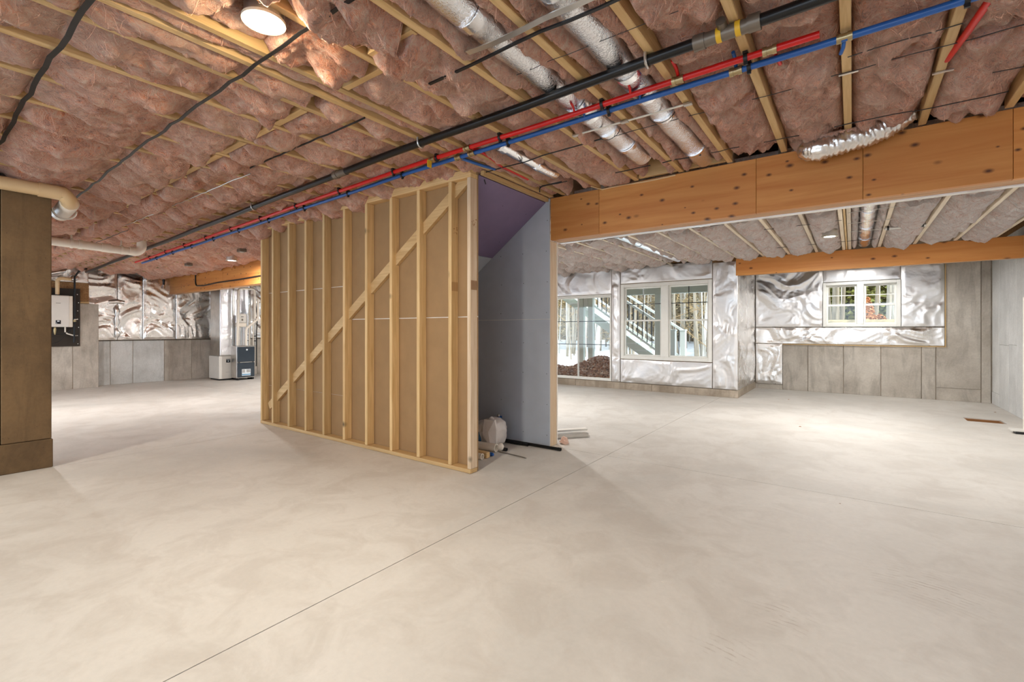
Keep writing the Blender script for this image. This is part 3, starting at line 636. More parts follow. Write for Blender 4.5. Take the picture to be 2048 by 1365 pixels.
# ------------------------------------------------------------------ stud wall and stair closet
SY = 2.96
sw = thing('stud_wall', 'open timber stud wall with a diagonal brace, backed with brown-papered board', 'stud wall', (-4.4, 3.0, 0))
for q, x in enumerate([-6.238, -5.951, -5.563, -5.184, -4.815, -4.427, -4.041, -3.652, -3.268, -2.863, -2.6385]):
    tw = .008 * math.sin(q * 2.3)
    o = box('stud', (x, SY, .039, x + .038, SY + .089, 2.514), M['lum_pale'] if q == 10 else M['lum_z'], sw, bevel=.003)
    o.rotation_euler = (0, .0012 * math.sin(q * 1.7), tw)
box('bottom_plate', (-6.24, SY - .002, .002, -2.6, SY + .087, .038), M['lum_x'], sw, bevel=.003)
box('top_plate', (-6.24, SY, 2.515, -2.6, SY + .089, 2.552), M['lum_x'], sw, bevel=.003)
box('top_plate', (-6.24, SY + .001, 2.5525, -2.61, SY + .089, 2.588), M['lum_x'], sw, bevel=.003)
bz = lambda x: 2.20 + .695 * (x + 3.202)
m = MB(); m.bar((-6.12, SY + .068, bz(-6.12) + .055), (-2.65, SY + .068, bz(-2.65) - .03), .0405, .095)
m.build('brace', M['lum_x'], sw, bevel=.002)
for (a, b, z0, z1) in ((-6.238, -4.4155, .49, 1.697), (-6.238, -4.4155, .012, .487), (-6.238, -4.4155, 1.704, 2.58), (-4.4135, -2.602, .012, 1.329), (-4.4135, -2.602, 1.337, 2.58)):
    box('gypsum_board', (a, SY + .0895, z0, b, SY + .102, z1), M['gyp_brown'], sw)
m = MB(); m.box(-6.238, SY + .095, 1.69, -4.41, SY + .1015, 1.71); m.box(-4.41, SY + .095, 1.32, -2.603, SY + .1015, 1.345); m.box(-6.238, SY + .095, .48, -4.41, SY + .1015, .50)
m.build('board_core', M['gyp_core'], sw)
m = MB()                                               # ink grade stamps on the last studs: rows of small bars
q = random.Random(4)
for (xs_, z) in ((-2.8245, 2.06), (-2.8245, 1.60), (-2.6000, 2.09), (-2.6000, 1.60)):
    for k in range(10 if z > 1.7 else 6):
        if z > 1.7: y = SY + .01 + q.random() * .06; zz = z + q.random() * .07; m.box(xs_, y, zz, xs_ + .0006, y + .004 + q.random() * .012, zz + .003 + q.random() * .006)
        else: y = SY + .008 + k * .013; m.box(xs_, y, z - .04, xs_ + .0006, y + .006, z + .04)
m.build('ink_stamp', flat('stamp_ink', lin(150, 108, 66), 0.8), sw)
tube('bolt', [(-2.615, SY + .03, .001), (-2.615, SY + .03, .045)], .007, M['steel'], sw, n=8)

cw = thing('closet_wall', 'grey plasterboard partition at the back of the open stair closet, under the beam end', 'partition', (-4, 4.15, 0))
for (a, b, z0, z1) in ((-6.23, -4.4, .01, 1.328), (-6.23, -4.4, 1.332, 2.58), (-4.398, -2.537, .01, 1.328), (-4.398, -2.537, 1.332, 2.58)):
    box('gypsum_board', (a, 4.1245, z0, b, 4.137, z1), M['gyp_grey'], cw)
box('board_core', (-6.2, 4.129, 1.32, -2.54, 4.1365, 1.34), M['gyp_core'], cw)
box('end_stud', (-2.575, 4.1385, .002, -2.537, 4.268, 2.148), M['lum_pale'], cw, bevel=.003)
box('edge_trim', (-2.575, 4.27, .002, -2.534, 4.283, 2.148), M['gyp_core'], cw)
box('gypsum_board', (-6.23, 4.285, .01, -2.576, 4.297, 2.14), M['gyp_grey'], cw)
for x in (-3.0, -3.4, -3.8, -4.2, -4.6, -5.0, -5.4, -5.8): box('stud', (x, 4.138, .04, x + .038, 4.2, 2.14), M['lum_z'], cw)
m = MB()
for x in (-2.57, -2.87, -3.17):
    for k in range(8): m.tube([(x + .008 * math.sin(k * 3), 4.1235, .12 + k * .32), (x + .008 * math.sin(k * 3), 4.1255, .12 + k * .32)], .0045, 6)
m.build('screw_head', M['black'], cw, kind='stuff')
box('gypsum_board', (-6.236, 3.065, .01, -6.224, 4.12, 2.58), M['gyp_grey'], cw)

so = thing('stair_soffit', 'sloping board under the stairs, purple above and pale grey below', 'soffit', (-3.5, 3.6, 1.8))
sl = lambda x: 2.548 + .72 * (x + 2.58)
def slope(name, xa, xb, mat): MB().prism([(xa, sl(xa)), (xb, sl(xb)), (xb - .009, sl(xb) + .0125), (xa - .009, sl(xa) + .0125)], 'y', 3.066, 4.122).build(name, mat, so)
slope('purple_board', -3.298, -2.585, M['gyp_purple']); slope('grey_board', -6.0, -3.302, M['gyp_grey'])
m = MB()
for x in (-2.75, -3.1):
    for y in (3.2, 3.6, 4.0): m.tube([(x, y, sl(x) - .001), (x - .001, y, sl(x) + .002)], .005, 6)
m.build('screw_head', M['black'], so, kind='stuff')
box('header', (-2.583, 3.07, 2.552, -2.548, 4.12, 2.588), M['lum_y'], so)

# ------------------------------------------------------------------ ducts in the bays
def duct(name, label, x, y0, y1, z, r, bands, mat='duct', parent=None):
    t_ = thing(name, label, 'duct', (x, (y0 + y1) / 2, z))
    n = max(8, int((y1 - y0) / .05)); q = random.Random(int(abs(x) * 100))
    pts = [(x + .004 * math.sin(i * .9), y0 + (y1 - y0) * i / n, z) for i in range(n + 1)]
    tube('wrapped_pipe', pts, [r * (1 + .015 * math.sin(i * 2.2)) for i in range(n + 1)], M[mat], t_, n=28)
    for b, w in bands: MB().ring([(x, b, z), (x, b + w, z)], r + .008, r + .001, 28).build('tape_band', M['duct_tape'], t_, smooth=50)
    return t_
duct('foil_duct', 'left of the two long foil-wrapped ducts between the joists over the beam', -1.395, -1.2, 3.72, 2.667, .088, [(1.55, .06), (2.55, .05), (2.72, .05), (3.02, .05), (3.35, .05)])
duct('foil_duct', 'right of the two long foil-wrapped ducts between the joists over the beam', -1.0, -1.2, 4.08, 2.667, .088, [(1.6, .06), (2.4, .05), (2.68, .05), (3.0, .05), (3.75, .04)])
d3 = duct('foil_duct', 'short foil duct showing in a slit of insulation above the purple board', -2.172, 2.78, 3.62, 2.64, .055, [(2.8, .06), (3.3, .04)], 'duct_tape')
duct('foil_duct', 'long foil duct in the far room ceiling, beside the small ceiling light', .145, 4.6, 9.0, 2.575, .08, [(5.6, .05), (6.4, .05), (7.4, .05), (8.3, .05)], 'duct_tape')
duct('foil_duct', 'foil duct in the far room ceiling, left over the tall window', -2.65, 4.6, 8.9, 2.565, .07, [(6.0, .06), (6.9, .05)], 'duct_tape')
rnd = thing('cable_loop', 'pair of thin dark ties hung round the two foil ducts', 'tie')
for x, y in ((-1.0, 3.02), (-1.395, 3.07)):
    tube('tie', arc((x, y, 2.667), .096, math.pi, 2 * math.pi, PX, PZ, 12), .0025, M['black'], rnd, n=6)
# flexible duct lying on top of the beam
fx = thing('flexible_duct', 'crumpled foil flexible duct bulging below the joists over the main beam', 'duct', (0, 3.98, 2.5))
path = [(-.27, 4.02, 2.55), (-.245, 3.98, 2.518), (-.19, 3.96, 2.505), (-.1, 3.97, 2.52), (0, 3.98, 2.538), (.09, 4.0, 2.555), (.17, 4.01, 2.585), (.24, 4.02, 2.625), (.30, 4.04, 2.68)]
P2 = []; 
for i in range(len(path) - 1):
    for k in range(8): P2.append(Vector(path[i]).lerp(Vector(path[i + 1]), k / 8))
n = len(P2); q = random.Random(9); nn = 30; vs = []; up = Vector((0, 0, 1))
for i, p in enumerate(P2):
    tdir = (P2[min(i + 1, n - 1)] - P2[max(i - 1, 0)]).normalized(); a = tdir.cross(up).normalized(); b = a.cross(tdir)
    crumple = 1.0 if i > 12 else .35
    for k in range(nn):
        th = 2 * math.pi * k / nn
        rr = .078 * min(1, .6 + i / 10) * (1 + crumple * (.10 * math.sin(i * 2.4 + 1.5 * math.sin(th * 3)) + .05 * math.sin(th * 7 + i * .8) + q.uniform(-.05, .05)))
        vs.append(p + a * (rr * math.cos(th)) + b * (rr * math.sin(th) * .95))
m = MB(); m.add(vs, [(i * nn + k, i * nn + (k + 1) % nn, (i + 1) * nn + (k + 1) % nn, (i + 1) * nn + k) for i in range(n - 1) for k in range(nn)] + [tuple(range(nn - 1, -1, -1)), tuple(range((n - 1) * nn, n * nn))])
m.build('sleeve', M['foil'], fx, smooth=180)
P = []
m = MB()                                                  # torn foil fringe at the lower left end
for k in range(46):
    th = k / 46 * 2 * math.pi; c0 = Vector((-.25, 3.985, 2.53)); d = Vector((-.25, math.cos(th) * .9, math.sin(th))).normalized()
    a0 = c0 + d * .045; a1 = c0 + d * (.062 + q.random() * .02) + Vector((-.012, 0, -.006)); w = d.cross(Vector((1, 0, 0))).normalized() * .004
    m.add([a0 - w, a0 + w, a1], [(0, 1, 2)])
m.build('foil_fringe', M['foil'], fx, kind='stuff')
box('inner_wool', (-.22, 3.91, 2.552, .03, 4.0, 2.598), M['wool'], fx, bevel=.012, label='pink wool showing at the torn sleeve')
# duct end under the beam of the far room
f2 = thing('flexible_duct', 'foil flexible duct end under the far room ceiling, just behind the main beam', 'duct', (-1.8, 5.2, 2.35))
tube('sleeve', [(-2.05 + .06 * i, 5.2 + .005 * math.sin(i * 2), 2.40 + .01 * math.sin(i * 1.2)) for i in range(11)], [.05 + .012 * math.sin(i * 2.3) for i in range(11)], M['foil'], f2, n=20)
st_ = thing('ceiling_tube', 'grey tube slung across joists of the far room ceiling, right of the small light', 'tube', (.48, 7.3, 2.45)); tube('tube', [(.32, 7.3, 2.462), (.7, 7.33, 2.462)], .022, M['steel'], st_, n=12)
for x in (.34, .66): tube('clip', [(x, 7.30, 2.462), (x + .02, 7.30, 2.462)], .026, M['black'], st_, n=10)

# ------------------------------------------------------------------ pipes under the joists
dip = lambda x: max(0.0, -x - 3.2) * .007
def py(x, y0): return y0 - .0218 * (x + .5)
def run(name, label, y0, x0, x1, z, r, mat, cat, step=.4):
    t_ = thing(name, label, cat, ((x0 + x1) / 2, py((x0 + x1) / 2, y0), z))
    n = int(abs(x1 - x0) / step)
    pts = [(x0 + (x1 - x0) * i / n, py(x0 + (x1 - x0) * i / n, y0), zj(x0 + (x1 - x0) * i / n) - (ZJ - z) - dip(x0 + (x1 - x0) * i / n) + .003 * math.sin(i * 1.3)) for i in range(n + 1)]
    tube('pipe', pts, r, M[mat], t_, n=14); return t_
bp = run('gas_pipe', 'thick black iron gas pipe running under the joists', 2.262, 1.7, -12.6, 2.560, .026, 'black_metal', 'pipe')
zp = lambda x: zj(x) - .03 - dip(x)
def sleeve(par, name, x, L, r, y0, mat, z=None):
    z = z if z is not None else zp(x); return tube(name, [(x, py(x, y0), z), (x + L, py(x, y0), z)], r, M[mat], par, n=14)
for x, L, r in ((-.60, .05, .036), (-.55, .19, .031), (-.37, .05, .037), (-3.60, .05, .034), (-3.55, .12, .03)): sleeve(bp, 'coupling', x, L, r, 2.262, 'grey_fit')
sleeve(bp, 'paper_tag', -.50, .022, .0325, 2.262, 'yellow'); sleeve(bp, 'paper_tag', -.42, .022, .0325, 2.262, 'yellow')
tube('tee_outlet', [(-.47, 2.262, 2.575), (-.47, 2.20, 2.585)], .022, M['grey_fit'], bp)
for x in (-.825, -2.5, -5.12): 
    tube('hanger_strap', [(x, py(x, 2.262) - .032, zp(x) + .035)] + [(x, p.y, p.z) for p in arc((x, py(x, 2.262), zp(x)), .030, math.pi, 2 * math.pi, PY, PZ, 8)] + [(x, py(x, 2.262) + .032, zp(x) + .035)], .0075, M['steel'], bp, n=6)
tube('drop_pipe', [(-12.58, 2.52, 2.46), (-12.68, 2.50, 2.46), (-12.74, 2.44, 2.42), (-12.76, 2.375, 2.30), (-12.76, 2.372, 1.6), (-12.76, 2.372, 1.0)], .017, M['black_metal'], bp, n=12)
tube('drip_cap', [(-12.76, 2.372, .96), (-12.76, 2.372, 1.03)], .024, M['black_metal'], bp); tube('valve', [(-12.76, 2.372, 1.42), (-12.76, 2.372, 1.38)], .026, M['brass'], bp); box('valve_handle', (-12.75, 2.36, 1.425, -12.73, 2.42, 1.437), M['pvc'], bp)
def clips(par, y0, xs_):
    for x in xs_:
        y = py(x, y0); m = MB(); m.ring([(x - .009, y, zp(x)), (x + .009, y, zp(x))], .0215, .0165, 12); m.box(x - .009, y - .006, zp(x) - .034, x + .009, y + .006, zp(x) - .018); m.box(x - .011, y - .02, zp(x) + .016, x + .011, y + .02, zp(x) + .028)
        m.build('clip', M['black'], par, smooth=40)
rp = run('water_pipe', 'red plastic hot water pipe running under the joists beside the blue one', 2.532, -.12, -10.4, 2.560, .0165, 'red', 'pipe')
bpx = run('water_pipe', 'blue plastic cold water pipe running under the joists beside the red one', 2.628, 1.5, -10.4, 2.560, .0165, 'blue', 'pipe')
JC = [x for x in JX if -10.2 < x < 0.9]
clips(rp, 2.532, [x for k, x in enumerate(JC) if x < -.2 and abs(x + 2.515) > .01 and k % (1 if x > -5.5 else 1) == 0][::1] if False else [-.425, -1.2, -1.98, -2.61, -3.14, -3.95, -4.76, -5.57, -6.38, -7.19, -8.0, -8.81, -9.6])
clips(bpx, 2.628, [.375, -.425, -1.2, -1.98, -3.14, -3.95, -4.76, -5.57, -6.38, -7.19, -8.0, -8.81, -9.6])
def fit(par, x, y0, L=.06): 
    sleeve(par, 'crimp_fitting', x - L / 2, L, .019, y0, 'brass'); 
    for e in (-L / 2, L / 2 - .018): sleeve(par, 'crimp_ring', x + e, .018, .0225, y0, 'brass')
for x in (-.32, -.755, -2.29, -2.66): fit(rp, x, 2.532)
for x in (-.03, -.487, -2.33, -2.47): fit(bpx, x, 2.628)
tube('branch_pipe', [(-.32, 2.545, 2.565), (-.31, 2.60, 2.585), (-.297, 2.72, 2.575)], .009, M['red'], rp); tube('branch_pipe', [(-.03, 2.63, 2.56), (-.035, 2.66, 2.535), (-.045, 2.70, 2.53)], .0085, M['blue'], bpx)
tube('branch_pipe', [(-.755, 2.545, 2.58), (-.75, 2.49, 2.60), (-.75, 2.42, 2.61)], .009, M['red'], rp); tube('branch_pipe', [(-.487, 2.635, 2.575), (-.482, 2.58, 2.60), (-.482, 2.53, 2.61)], .009, M['blue'], bpx)
for x in (-1.02, -1.38): tube('branch_pipe', [(x, 2.532, 2.565), (x + .015, 2.49, 2.573), (x + .02, 2.455, 2.58)], .007, M['red'], rp); tube('branch_pipe', [(x + .02, 2.628, 2.565), (x + .03, 2.60, 2.573), (x + .035, 2.58, 2.58)], .007, M['blue'], bpx)
tube('branch_pipe', [(-2.29, 2.57, 2.57), (-2.30, 2.70, 2.59), (-2.33, 2.85, 2.60), (-2.375, 3.1, 2.592), (-2.385, 3.5, 2.592)], .0125, M['red'], rp)
tube('branch_pipe', [(-2.49, 2.66, 2.565), (-2.49, 2.75, 2.575), (-2.475, 2.95, 2.58), (-2.45, 3.1, 2.585)], .0125, M['blue'], bpx)
box('hang_tag', (-2.672, 2.53, 2.49, -2.668, 2.575, 2.545), M['yellow'], rp)
r2 = thing('water_pipe', 'single red pipe slanting between joists at the top right, right of the blue pipe', 'pipe', (.43, 2.9, 2.6))
tube('pipe', [(.52, 2.3, 2.59), (.46, 2.7, 2.585), (.425, 2.95, 2.585), (.39, 3.22, 2.60), (.38, 3.4, 2.66)], .016, M['red'], r2)
tube('end_sleeve', [(.384, 3.33, 2.636), (.38, 3.4, 2.66)], .019, M['red'], r2)
# straps and bars across the joists
def strap(label, x0, x1, y, z, w, mat, th=.004):
    n = max(6, int(abs(x1 - x0) / .14)); q = random.Random(int(y * 100)); m = MB(); pv = []
    for i in range(n + 1):
        x = x0 + (x1 - x0) * i / n; yy_ = y + q.uniform(-.008, .008); zz = zj(x) + z - max(0, -x - 4.2) * .02 + q.uniform(-.004, .004); pv += [(x, yy_ - w / 2, zz), (x, yy_ + w / 2, zz), (x, yy_ + w / 2, zz - th), (x, yy_ - w / 2, zz - th)]
    fs = []
    for i in range(n):
        a = i * 4; b = a + 4
        for k in range(4): fs.append((a + k, a + (k + 1) % 4, b + (k + 1) % 4, b + k))
    m.add(pv, fs + [(3, 2, 1, 0), (4 * n, 4 * n + 1, 4 * n + 2, 4 * n + 3)])
    return tag(m.build('support_strap', M[mat]), label, 'strap')
strap('black strap holding up the insulation at the upper left corner, nearest the frame edge', -1.9, -6.2, .51, -.022, .022, 'black')
strap('black strap holding up the insulation beside the bright round ceiling light', -1.45, -9.0, 1.135, -.024, .018, 'black')
strap('thin black bar crossing the foil ducts above the gas pipe', -.55, -1.85, 1.765, -.030, .016, 'black', .008)
sb = strap('bare metal strip crossing the left foil duct, above the thin black bar', -.5, -1.5, 1.69, -.034, .034, 'steel', .003)
br = thing('metal_bracket', 'thin bright metal strip crossing both foil ducts below the blue pipe', 'bracket', (-1.19, 2.88, 2.58))
box('strip', (-1.575, 2.874, 2.5785, -.80, 2.892, 2.5825), M['white_metal'], br)
for x in (-1.58, -1.225, -.825): box('nail_plate', (x, 2.868, 2.573, x + .05, 2.898, 2.584), M['steel'], br)
for i, (x, y, l) in enumerate(((-.025, 3.05, 'small metal strip nailed under the joist right of the blue pipe tee'), (.378, 3.33, 'small metal strip nailed under the joist by the slanting red pipe'))):
    tag(MB().box(x - .035, y - .008, 2.582, x + .05, y + .008, 2.588).build('nail_strip', M['steel']), l, 'strip')
cb = thing('cable', 'thin black cable looping from the closet top across the joists', 'cable', (-2, 3.1, 2.58))
tube('lead', [(-2.60, 3.16, 2.50), (-2.60, 3.13, 2.55), (-2.56, 3.10, 2.578), (-2.36, 3.1, 2.582), (-2.13, 3.088, 2.574), (-1.95, 3.075, 2.584), (-1.6, 3.065, 2.584), (-1.4, 3.05, 2.584)], .0045, M['black'], cb, n=8)
tube('end_hook', [(-2.16, 3.1, 2.572), (-2.15, 3.07, 2.568), (-2.14, 3.02, 2.59)], .003, M['black'], cb, n=6)
cb2 = thing('cable', 'short bent black cable end near the beam, right of the closet top', 'cable', (-2.3, 3.72, 2.56))
tube('lead', [(-2.41, 3.74, 2.535), (-2.40, 3.72, 2.56), (-2.36, 3.70, 2.574), (-2.15, 3.705, 2.578)], .0055, M['black'], cb2, n=8)

# ------------------------------------------------------------------ recessed lights
def can(label, x, y, z, w=LAMP_W, col=LAMP_COL, r=.062, group=None, wool_glow=0):
    t_ = thing('recessed_light', label, 'light', (x, y, z), group)
    m = MB(); m.ring([(x, y, z), (x, y, z + .012)], r * 1.45, r * 1.02, 40); m.build('trim_ring', M['ring'], t_, smooth=40)
    tube('housing', [(x, y, z + .012), (x, y, z + .09)], r * 1.3, M['steel'], t_, n=24)
    tube('lens', [(x, y, z + .002), (x, y, z + .008)], r, M['lens'], t_, n=40)
    ld = bpy.data.lights.new('lamp', 'AREA'); ld.shape = 'DISK'; ld.size = r * 2; ld.energy = w; ld.color = col
    lo = bpy.data.objects.new('lamp', ld); COL.objects.link(lo); lo.parent = t_; lo.location = (0, 0, -.003)
    if wool_glow:  # point lamp added under the lens to brighten the wool around it
        pd_ = bpy.data.lights.new('lamp', 'POINT'); pd_.shadow_soft_size = .03; pd_.energy = wool_glow; pd_.color = (1.0, .82, .55)
        po = bpy.data.objects.new('lamp', pd_); COL.objects.link(po); po.parent = t_; po.location = (0, 0, -.036)
    return t_
can('bright round recessed ceiling light at the top, in the pink insulation', -2.067, .995, 2.556, r=.06, wool_glow=6)
can('small round recessed ceiling light in the far room, beside the foil duct', -.235, 7.2, 2.41, 48, LAMP_COL_FAR)
can('small unlit-looking round ceiling light far left, near the distant beam', -8.6, 3.6, zj(-8.6) - .125, 30, LAMP_COL_FAR)
HID = 'added unseen ceiling lights outside the frame'
for x, y, w, c in ((.6, .6, 16, LAMP_COL_FAR), (-5.0, -.6, 24, LAMP_COL), (-9.5, 1.0, 46, LAMP_COL_FAR)):  # unseen lamps added to brighten the near room and the left floor
    can('added round ceiling light outside the frame, unseen among the joists', x, y, zj(x) - .15, w, c, group=HID)
for x, y, w in ((-4.6, 6.0, 58), (-9.8, 6.6, 60), (1.0, 4.85, 15), (.1, 10.1, 16)):  # unseen lamps added to brighten the far room and the recess
    can('added round ceiling light, unseen behind the beam or the closet', x, y, 2.36, w, LAMP_COL_FAR, group='added unseen ceiling lights behind the beam')
for (x, y, l) in ((-10.13, 3.48, 'grey junction box on the distant ceiling, left of the far small light'), (-7.8, 3.41, 'grey junction box on the distant ceiling, above the stud wall end')):
    j = thing('junction_box', l, 'junction box', (x, y, zj(x) - .08)); box('box', (x - .06, y - .05, zj(x) - .09, x + .06, y + .05, zj(x) - .04), M['grey_fit'], j, bevel=.006); tube('knockout', [(x, y, zj(x) - .094), (x, y, zj(x) - .088)], .03, M['steel'], j)

# ------------------------------------------------------------------ drain pipes
d1 = thing('drain_pipe', 'cream plastic drain pipe running along the top of the concrete pier', 'pipe', (-5.6, 0, 2.43))
DX = -5.66
tube('pipe', [(DX, -1.9, 2.45), (DX, .86, 2.432)], .055, M['pvc_cream'], d1, n=24)
tube('coupling', [(DX, .82, 2.432), (DX, .96, 2.43)], .062, M['pvc_cream'], d1, n=24)
tube('elbow', [(DX, .95, 2.43)] + arc((DX - .085, .975, 2.43), .085, 0, math.pi / 2, PX, (0, .7, -.7), 8), [.06] * 10, M['pvc_cream'], d1, n=24)
tube('elbow_hub', [(DX - .08, 1.034, 2.37), (DX - .2, 1.036, 2.355), (DX - .45, 1.036, 2.33)], .068, M['pvc'], d1, n=24)
tube('hanger_band', arc((DX - .25, 1.03, 2.333), .082, math.pi * 1.0, math.pi * 2.0, PY, PZ, 10), .008, M['steel'], d1, n=6)
d2 = thing('drain_pipe', 'white plastic drain pipe hanging under the far left ceiling, ending in an upward elbow', 'pipe', (-8.5, 1.5, 2.4))
tube('pipe', [(-8.5, -1.5, 2.46), (-8.5, 1.90, 2.375)], .056, M['pvc'], d2, n=20)
tube('pipe', [(-8.5, 1.9, 2.372), (-8.5, 2.24, 2.362)], .056, M['pvc'], d2, n=20)
for a, b in ((1.62, 1.66), (1.86, 1.96), (2.17, 2.24)): tube('coupling', [(-8.5, a, 2.40 - .025 * (a - 1)), (-8.5, b, 2.40 - .025 * (b - 1))], .064, M['pvc'], d2, n=20)
tube('elbow', arc((-8.5, 2.22, 2.46), .098, -math.pi / 2, 0, PY, PZ, 8) + [(-8.5, 2.318, 2.54)], .06, M['pvc'], d2, n=20)
for y in (1.55, 2.08):
    m = MB(); m.box(-8.506, y - .008, 2.36, -8.494, y + .008, 2.54); m.ring([(-8.5, y - .012, 2.40 - .025 * (y - 1)), (-8.5, y + .012, 2.40 - .025 * (y - 1))], .067, .06, 20); m.build('hanger', M['pvc'], d2, smooth=40)
tag(MB().box(-9.4, .3, 2.475, -9.25, 1.9, 2.487).build('batten', M['lum_y']), 'pale timber strip fixed under the far left ceiling behind the white drain pipe', 'batten')

# ------------------------------------------------------------------ water heater on its board
hb = thing('mounting_board', 'dark brown board screwed to the concrete behind the white water heater', 'board', (-12.93, 1.95, .88))
box('board', (-12.948, 1.45, .88, -12.925, 2.489, 2.064), M['black_board'], hb)
for k in range(7): tube('screw', [(-12.9255, 2.455 + .01 * math.sin(k * 4), .93 + k * .17), (-12.922, 2.455 + .01 * math.sin(k * 4), .93 + k * .17)], .009, M['steel'], hb, n=8)
wh = thing('water_heater', 'white wall-hung tankless water heater with a small dark screen', 'water heater', (-12.8, 2.1, 1.27))
box('casing', (-12.92, 1.86, 1.275, -12.70, 2.29, 1.905), M['white_metal'], wh, bevel=.012)
m = MB(); m.prism([(-12.92, 2.288), (-12.705, 2.288), (-12.72, 2.335), (-12.76, 2.348), (-12.92, 2.348)], 'z', 1.275, 1.90); m.build('side_cover', M['pvc'], wh, bevel=.004)
sc_ = box('display', (-12.702, 2.085, 1.335, -12.694, 2.16, 1.41), M['screen'], wh, bevel=.003); box('readout', (-12.6945, 2.105, 1.38, -12.6925, 2.14, 1.40), M['decal'], sc_); box('button', (-12.6945, 2.093, 1.345, -12.6925, 2.105, 1.357), M['decal'], sc_)
m = MB()
for k in range(7): m.box(-12.7005, 2.09 + k * .0098, 1.745, -12.699, 2.0965 + k * .0098, 1.758 - .003 * (k % 2))
m.build('nameplate', M['grey_fit'], wh)
tube('flue', [(-12.8, 2.127, 1.90), (-12.8, 2.127, 2.18)] + arc((-12.8, 2.20, 2.18), .073, math.pi, math.pi / 2, PY, PZ, 6) + [(-12.83, 2.33, 2.25)], .033, M['pvc_cream'], wh, n=18)
tube('flue_collar', [(-12.8, 2.127, 1.90), (-12.8, 2.127, 1.925)], .042, M['black'], wh, n=18)
tube('flue_boot', [(-12.83, 2.32, 2.25), (-12.86, 2.36, 2.26), (-12.9, 2.40, 2.28)], [.04, .05, .06], M['duct_tape'], wh)
tube('brass_valve', [(-12.8, 2.09, 1.275), (-12.8, 2.09, 1.22), (-12.8, 2.09, 1.12)], [.014, .026, .012], M['brass'], wh); tube('outlet', [(-12.8, 2.24, 1.275), (-12.8, 2.24, 1.18), (-12.79, 2.27, 1.14), (-12.78, 2.36, 1.105), (-12.77, 2.40, 1.10)], .013, M['pvc'], wh)
tube('drain_hose', [(-12.8, 2.0, 1.13), (-12.79, 2.2, 1.13), (-12.78, 2.32, 1.22), (-12.79, 2.36, 1.28)], .007, M['black'], wh); tube('power_cord', [(-12.79, 2.34, 1.24), (-12.80, 2.26, 1.12), (-12.82, 2.16, .99), (-12.85, 2.05, .93), (-12.88, 1.9, .86), (-12.9, 1.85, .8)], .006, M['black'], wh)
tube('vent_stub', [(-12.9, 2.05, 2.35), (-12.9, 2.16, 2.39), (-12.93, 2.26, 2.42)], .04, M['duct_tape'], wh)
ar = thing('black_conduit', 'black bent conduit on the foil wall, just left of the pale beam', 'conduit', (-13.15, 4.05, 2.4))
tube('conduit', [(-13.2, 4.02, 2.27), (-13.17, 4.02, 2.40)] + arc((-13.17, 4.10, 2.44), .08, math.pi, math.pi / 2, PY, PZ, 6) + [(-13.15, 4.35, 2.525)], .022, M['black'], ar, n=12); tube('foil_seal', [(-13.21, 4.01, 2.2), (-13.19, 4.02, 2.29)], [.05, .03], M['duct_tape'], ar)

# ------------------------------------------------------------------ heating plant
fu = thing('furnace', 'white boxy furnace cabinet on the floor under a tall metal and foil duct', 'furnace', (-12.5, 5.03, 0))
box('cabinet', (-12.8, 4.835, .035, -12.225, 5.225, .585), M['white_metal'], fu, bevel=.008); box('base_rail', (-12.77, 4.86, 0, -12.26, 5.2, .035), M['black'], fu)
s_ = box('control_panel', (-12.226, 4.99, .425, -12.216, 5.08, .51), M['screen'], fu); box('panel_stripe', (-12.2165, 4.995, .487, -12.2145, 5.075, .494), M['decal'], s_); box('panel_mark', (-12.2165, 5.02, .45, -12.2145, 5.05, .468), M['decal'], s_)
m = MB()
for k in range(6): m.box(-12.2255, 4.985 + k * .016, .185, -12.2235, 4.997 + k * .016, .198)
m.build('nameplate', M['steel'], fu)
pd = thing('plenum_duct', 'tall square duct over the white furnace, half bare metal, half foil', 'duct', (-12.45, 5, .585))
box('metal_side', (-12.76, 4.858, .587, -12.24, 5.12, 2.46), M['steel'], pd, bevel=.004); box('cross_seam', (-12.765, 4.854, 1.7, -12.245, 4.86, 1.715), M['steel'], pd)
foil('foil_wrap', pd, (-12.238, 4.86, .60), PY, PZ, .285, 1.86, M['duct'], .006, .02, 51)
box('offset_duct', (-12.6, 5.15, .9, -12.28, 5.2, 2.46), M['steel'], pd, bevel=.004); tube('filter_cap', [(-12.3, 5.15, .59), (-12.22, 5.17, .63), (-12.22, 5.21, .59)], .022, M['pvc'], pd)
ah = thing('air_handler', 'dark grey two-door cabinet with a white and blue sticker beside the white furnace', 'air handler', (-12.1, 5.31, 0))
box('cabinet', (-12.4, 5.10, .05, -11.93, 5.525, .825), M['steel'], ah, bevel=.006)
box('door', (-11.935, 5.118, .44, -11.905, 5.508, .805), M['dark_unit'], ah, bevel=.008); dl = box('door', (-11.935, 5.118, .07, -11.905, 5.508, .42), M['dark_unit'], ah, bevel=.008)
for y in (5.15, 5.47): tube('latch', [(-11.91, y, .43), (-11.9, y, .43)], .012, M['black'], ah)
tube('badge', [(-11.906, 5.325, .735), (-11.9, 5.325, .735)], .02, M['decal'], ah)
s_ = box('sticker', (-11.906, 5.21, .105, -11.902, 5.41, .265), M['decal'], dl); box('sticker_band', (-11.9025, 5.212, .12, -11.9015, 5.408, .145), M['decal_b'], s_)
m = MB()
for a in (5.218, 5.315):
    for k in range(4): m.box(-11.9025, a, .185 + k * .019, -11.9012, a + (.06 if a < 5.3 else .085), .196 + k * .019)
m.build('sticker_text', M['grey_fit'], s_)
for y in (5.14, 5.47): box('foot', (-12.2, y, 0, -11.95, y + .04, .05), M['black'], ah)
fl = thing('flue_pipe', 'white plastic flue pipe with a bend at the top, rising from the dark cabinet', 'pipe', (-12, 5.2, .83))
